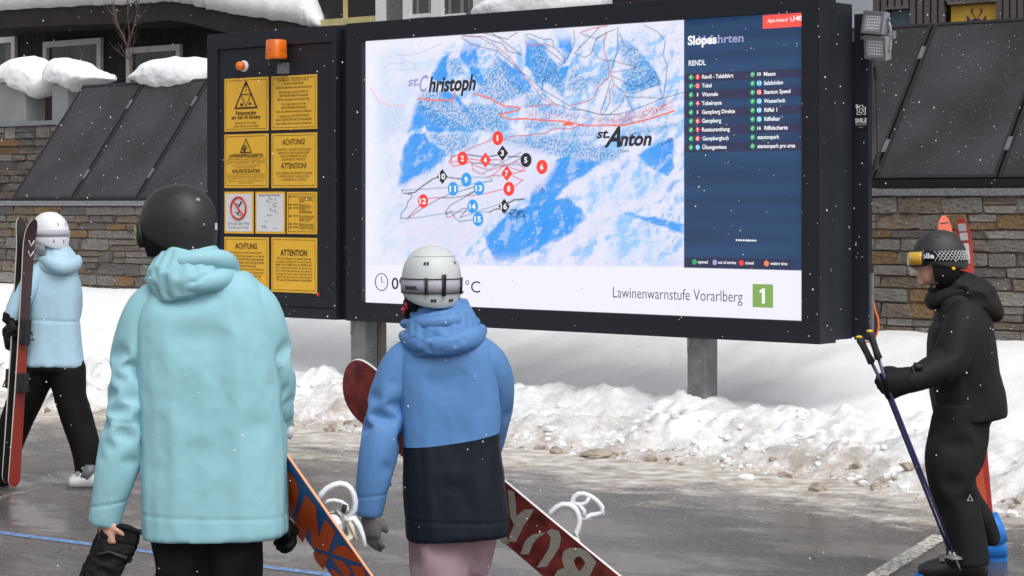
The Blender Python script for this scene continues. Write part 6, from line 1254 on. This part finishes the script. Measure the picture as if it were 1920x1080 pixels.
px_tube(t, off, [(597, 936), (603, 926), (613, 916), (625, 910), (637, 907), (648, 909), (657, 916), (663, 927), (666, 941), (665, 955), (658, 967), (646, 974), (636, 976)], yb, .017, 'heel_loop', WB, dy=.05, flat=.62)
px_tube(t, off, [(608, 946), (616, 939), (628, 938), (640, 941), (650, 948), (652, 958)], yb - .01, .0065, 'inner_hoop', WB)
px_tube(t, off, [(650, 975), (664, 972), (673, 985), (680, 1004), (686, 1024), (678, 1026)], yb - .02, [.02, .021, .02, .017, .012, .006], 'highback', WB, flat=.5)
px_tube(t, off, [(655, 978), (662, 994), (668, 1012)], yb - .05, .017, 'strap', STRAPM, flat=.3)
px_tube(t, off, [(648, 946), (645, 954), (642, 962)], yb - .015, .008, 'ratchet', BLACK)
px_tube(t, off, [(630, 955), (640, 966), (645, 985), (650, 1000)], yb - .03, [.02, .022, .02, .015], 'side_plate', ALU, flat=.4)
R2 = mat('dark_red_base', srgb(116, 28, 36), rough=.45, var=.5, scale=16, bump=.1, col2=srgb(152, 62, 54), coat=.15); G2 = mat('grey_brush_ink', srgb(168, 164, 154), rough=.6, var=.12, scale=30, bump=.2)
z54 = lambda pts: [(920 + x / 5.4, 880 + y / 5.4) for x, y in pts]
pol2 = [z54(p) for p in ([(170, 205), (235, 225), (255, 330), (260, 470), (235, 560), (200, 480)], [(260, 470), (345, 405), (440, 405), (400, 480), (330, 580), (255, 735), (170, 730), (235, 560)], [(45, 655), (135, 605), (185, 755), (120, 750)], [(300, 860), (350, 720), (430, 655), (560, 640), (480, 690), (430, 750), (385, 860)], [(565, 635), (620, 600), (690, 625), (715, 700), (690, 800), (570, 985), (465, 995), (530, 900), (595, 790), (610, 690)],
    [(880, 880), (840, 920), (860, 985), (900, 1035), (880, 1085), (820, 1085), (745, 1000), (720, 900), (740, 830), (800, 795), (900, 795)], [(900, 795), (980, 830), (1070, 940), (1000, 1085), (880, 1085), (900, 1035), (960, 950), (920, 890), (880, 880)], [(640, 1085), (680, 1020), (740, 1000), (810, 1060), (830, 1130), (700, 1180), (640, 1150)])]
ax2 = Vector((.776 * .97, -.16, -.631 * .97)); n2 = Vector((-.631 * .55, -.83, -.776 * .55))
c2 = P(937, 953, 8.24)
t, P_, a, n, w, off = snowboard('dark red snowboard with grey brush letters behind the blue jacket', c2, ax2, n2, 1.52, .255, R2, TOPD, WEDGE, pol2, G2, .825)
up = -n; sd_ = w if w.z > 0 else -w
binding(t, off, P_(1.13, 0, .012, 0), a, up, sd_); binding(t, off, P_(.6, 0, .012, 0), a, up, sd_)
yb = 8.2
px_tube(t, off, [(1028, 970), (1034, 959), (1043, 951), (1055, 946), (1068, 947), (1078, 954), (1084, 965), (1086, 978), (1083, 992), (1077, 1006), (1072, 1016)], yb, [.013, .015, .015, .016, .018, .018, .018, .018, .018, .016, .013], 'heel_loop', WB, flat=.7)
px_tube(t, off, [(1072, 945), (1076, 932), (1084, 926), (1095, 926), (1108, 931), (1120, 940), (1129, 951), (1130, 960), (1121, 964), (1109, 966), (1098, 972), (1089, 972), (1081, 958)], yb + .02, .0125, 'highback', WB, closed=True, flat=.8)
px_tube(t, off, [(1076, 944), (1088, 946), (1099, 943), (1105, 932)], yb + .02, .017, 'highback_rib', WB, flat=.5); px_tube(t, off, [(1086, 946), (1094, 956), (1096, 968)], yb + .02, .019, 'highback_rib', WB, flat=.5)
px_tube(t, off, [(1077, 996), (1084, 1008), (1088, 1018)], yb - .02, .014, 'strap', STRAPM, flat=.3)
def ski(label, tip, tail, nrm, m_top, m_base, m_side, wid=.1, bind=None, group=None, gfx=None):
    tip, tail = Vector(tip), Vector(tail); a = unit(tail - tip); L_ = (tail - tip).length; n = unit(Vector(nrm) - a * Vector(nrm).dot(a)); w = a.cross(n)
    t = thing('ski', label, 'ski', tail, 0, group); rows = []
    for u in [.0, .004, .01, .018, .028, .04, .055, .07, .09, .12] + [.15 + .05 * i for i in range(16)] + [.93, .955, .97, .98, .988, .994, .998, 1.0]:
        hw = wid / 2 * (.82 + .18 * (2 * u - 1) ** 2) * (math.sqrt(max(.02, 1 - max(0, (.07 - u) / .07) ** 2.2))) * (math.sqrt(max(.12, 1 - max(0, (u - .97) / .03) ** 2))); lf = .05 * max(0, (.12 - u) / .12) ** 2; rows.append((u, hw, lf, .004 + .009 * math.sin(math.pi * u) ** .5))
    p = lambda u, x, h, lf: tip + a * (u * L_) + w * x + n * (h + lf) - tail
    for nm, m, f in (('top_sheet', m_top, lambda u, hw, lf, th: [p(u, -hw, th, lf), p(u, 0, th + .001, lf), p(u, hw, th, lf)]), ('base', m_base, lambda u, hw, lf, th: [p(u, -hw, 0, lf), p(u, 0, 0, lf), p(u, hw, 0, lf)])):
        b = MB(); b.rings([f(*r) for r in rows], cap=False, closed=False); b.build(nm, m, t)
    b = MB()
    for s in (-1, 1): b.rings([[p(u, s * hw, 0, lf), p(u, s * (hw + .001), th / 2, lf), p(u, s * hw, th, lf)] for u, hw, lf, th in rows], cap=False, closed=False)
    b.build('sidewall', m_side, t)
    if bind:
        for (u, ln, hh) in ((bind, .16, .05), (bind + .19, .12, .065)):
            b = MB(); b.rings([[p(u, 0, .013, 0) + w * .032 * x * k + a * (ln * y - ln / 2) + n * (z * hh) for x, y in ((-1, 0), (1, 0), (1, 1), (-1, 1))] for z, k in ((0, 1.15), (.35, 1.1), (.6, .8), (1, .55))]); b.build('binding', BLACK, t, bevel=.004)
            b = MB(); b.tube([p(u, -.04, .03, 0), p(u, -.05, .05, 0) + a * .05, p(u, .05, .05, 0) + a * .05, p(u, .04, .03, 0)], .005, 6); b.build('brake', BLACK, t)
    if gfx: gfx(t, p)
    return t
RED = mat('brick_red_top', srgb(150, 52, 38), rough=.35, var=.12, scale=3, bump=.03, coat=.2); DKT = mat('dark_top', srgb(54, 38, 42), rough=.35, var=.2, bump=.03); CREAM = mat('cream_sidewall', srgb(226, 220, 206), rough=.5, bump=0)
def two_tone_ski(name, c1_, c2_, zsplit):
    m = mat(name, c1_, rough=.35, var=.1, scale=3, bump=.02, coat=.2); nt = m.node_tree; n = nt.nodes; L = nt.links; bs = n['Principled BSDF']; src = bs.inputs['Base Color'].links[0].from_socket
    tc = n.new('ShaderNodeTexCoord'); sp = n.new('ShaderNodeSeparateXYZ'); L.new(tc.outputs['Object'], sp.inputs[0]); g = n.new('ShaderNodeMapRange'); g.inputs[1].default_value = zsplit - .05; g.inputs[2].default_value = zsplit + .05; L.new(sp.outputs[2], g.inputs[0])
    mx = n.new('ShaderNodeMix'); mx.data_type = 'RGBA'; L.new(g.outputs[0], mx.inputs[0]); L.new(src, mx.inputs[6]); mx.inputs[7].default_value = (*c2_, 1); L.new(mx.outputs[2], bs.inputs['Base Color']); return m
TT = two_tone_ski('red_ski_dark_tip', srgb(136, 44, 34), srgb(58, 38, 44), 1.02)
YL = 13.56 - .17
def vv(t, p):
    b = MB(); c = [p(.08 + .02 * k, x, .0135, .02) for k, x in ((0, -.02), (1, .0), (0, .02), (2, -.02), (3, 0), (2, .02))]; b.tube(c[:3], .004, 4); b.tube(c[3:], .004, 4); b.build('tip_marking', PAPER, t)
nz = Vector((.72, -.69, 0))
ski('red ski with dark tip facing the camera, held by the left skier', P(56, 410, YL), P(25, 913, YL), nz, TT, BLACK, CREAM, .088, .42, 'skis held by the left skier', vv)
ski('second ski behind the red one, cream edge showing, held by the left skier', P(49, 408, YL + .02) - nz * .02, P(18, 906, YL + .02) - nz * .02, -nz, DKT, BLACK, CREAM, .088, .42, 'skis held by the left skier')
CORAL = mat('coral_red_ski', srgb(232, 112, 80), rough=.35, var=.08, bump=.02, coat=.2); CORD = mat('dark_ski_base', srgb(78, 66, 74), rough=.4); PINKR = mat('pinkish_red_ski', srgb(206, 84, 78), rough=.35, var=.08, bump=.02)
def base_gfx(t, p): b = MB(); b.add([p(u, x, -.002, .05 * max(0, (.12 - u) / .12) ** 2) for u, x in ((.022, -.022), (.022, .022), (.2, .03), (.2, -.03))], [(0, 1, 2, 3)]); b.build('base_graphic', CORD, t)
def top_gfx(t, p):
    b = MB(); lf = lambda u: .05 * max(0, (.12 - u) / .12) ** 2
    for u0, u1 in ((.02, .045), (.05, .075), (.085, .15)): b.add([p(u, x, .0135, lf(u)) for u, x in ((u0, -.02), (u0, .02), (u1, .02), (u1, -.02))], [(0, 1, 2, 3)])
    b.build('tip_graphic', PAPER, t)
YR = 10.3 + .36
ski('coral ski with dark base tip, left one above the black helmet', P(1768, 405, YR), P(1842, 985, YR), (.25, .97, 0), CORAL, CORAL, CORAL, .074, None, 'skis carried by the skier in black', base_gfx)
ski('reddish ski with white tip patch, right one above the black helmet', P(1807, 407, YR + .03), P(1850, 985, YR + .03), (-.45, -.89, 0), PINKR, CORAL, RED, .074, .5, 'skis carried by the skier in black', top_gfx)
NAVYP = mat('navy_pole', srgb(44, 46, 92), rough=.25, var=.2, scale=20, bump=0, coat=.4); GRIP = mat('pole_grip', (.02, .02, .022), rough=.6); YLW = mat('grip_yellow', srgb(222, 190, 40), rough=.5, bump=0); CRM = mat('grip_red', srgb(206, 62, 72), rough=.5, bump=0)
def pole(label, a, m, tipp, Y):
    A, M_, T = P(*a, Y), P(*m, Y - .012), P(*tipp, Y + .16); t = thing('ski_pole', label, 'ski pole', T, 0, 'ski poles held by the skier in black'); off = T; d = unit(M_ - A)
    MB().tube([A + d * .10 - off, M_ - off, M_.lerp(T, .5) - off, T + unit(M_ - T) * .10 - off], [.008, .0085, .0075, .006], 10).build('shaft', NAVYP, t, True)
    MB().tube([A - off, A + d * .012 - off, A + d * .04 - off, A + d * .09 - off, A + d * .13 - off, A + d * .135 - off], [.012, .02, .0165, .0155, .019, .012], 12).build('grip', GRIP, t, True)
    MB().ball(A - off + Vector((0, 0, .002)), .017, .017, .008, 10, 6).build('grip_cap', YLW, t, True); MB().ball(A - off + Vector((.008, 0, .0)), .012, .014, .009, 10, 6).build('grip_patch', CRM, t, True)
    e = unit(T - M_); q = T - e * .07 - off; MB().rings([[q + Vector((r * math.cos(z), r * math.sin(z), h)) for z in [2 * math.pi * i / 14 for i in range(14)]] for r, h in ((.008, .012), (.034, .0), (.034, -.006), (.008, -.01))]).build('basket', mat('clear_basket', srgb(120, 120, 124), rough=.3), t, True)
    MB().tube([T - e * .1 - off, T - e * .03 - off, T - off], [.007, .006, .003], 8).build('tip', ALU, t, True)
pole('black and navy ski pole with the lower, left grip', (1611, 633), (1662, 735), (1793, 1068), 10.0)
pole('black and navy ski pole with the higher, right grip', (1631, 622), (1667, 733), (1801, 1070), 9.965)
# ------------------------------------------------------------------ falling snow
r = np.random.default_rng(12); fl = MB(); oc = [(1, 0, 0), (-1, 0, 0), (0, 1, 0), (0, -1, 0), (0, 0, 1), (0, 0, -1)]; of = [(0, 2, 4), (2, 1, 4), (1, 3, 4), (3, 0, 4), (2, 0, 5), (1, 2, 5), (3, 1, 5), (0, 3, 5)]
for k in range(1900):
    Y = 3.2 + 14 * r.random() ** .75; h = .26 * Y + .3; x = r.uniform(-h, h); z = EYE + r.uniform(-.19 * Y, .11 * Y)
    if z < .5: continue
    s = r.uniform(.0012, .0031) * (1.0 if Y > 6 else .55); fl.add([(x + a * s, Y + b * s, z + c * s * 1.25) for a, b, c in oc], of)
o = fl.build('falling_snow', mat('snowflake', (.85, .87, .9), rough=.9, bump=0), None); tag(o, 'scattered snowflakes drifting through the air', 'snowfall', kind='stuff')
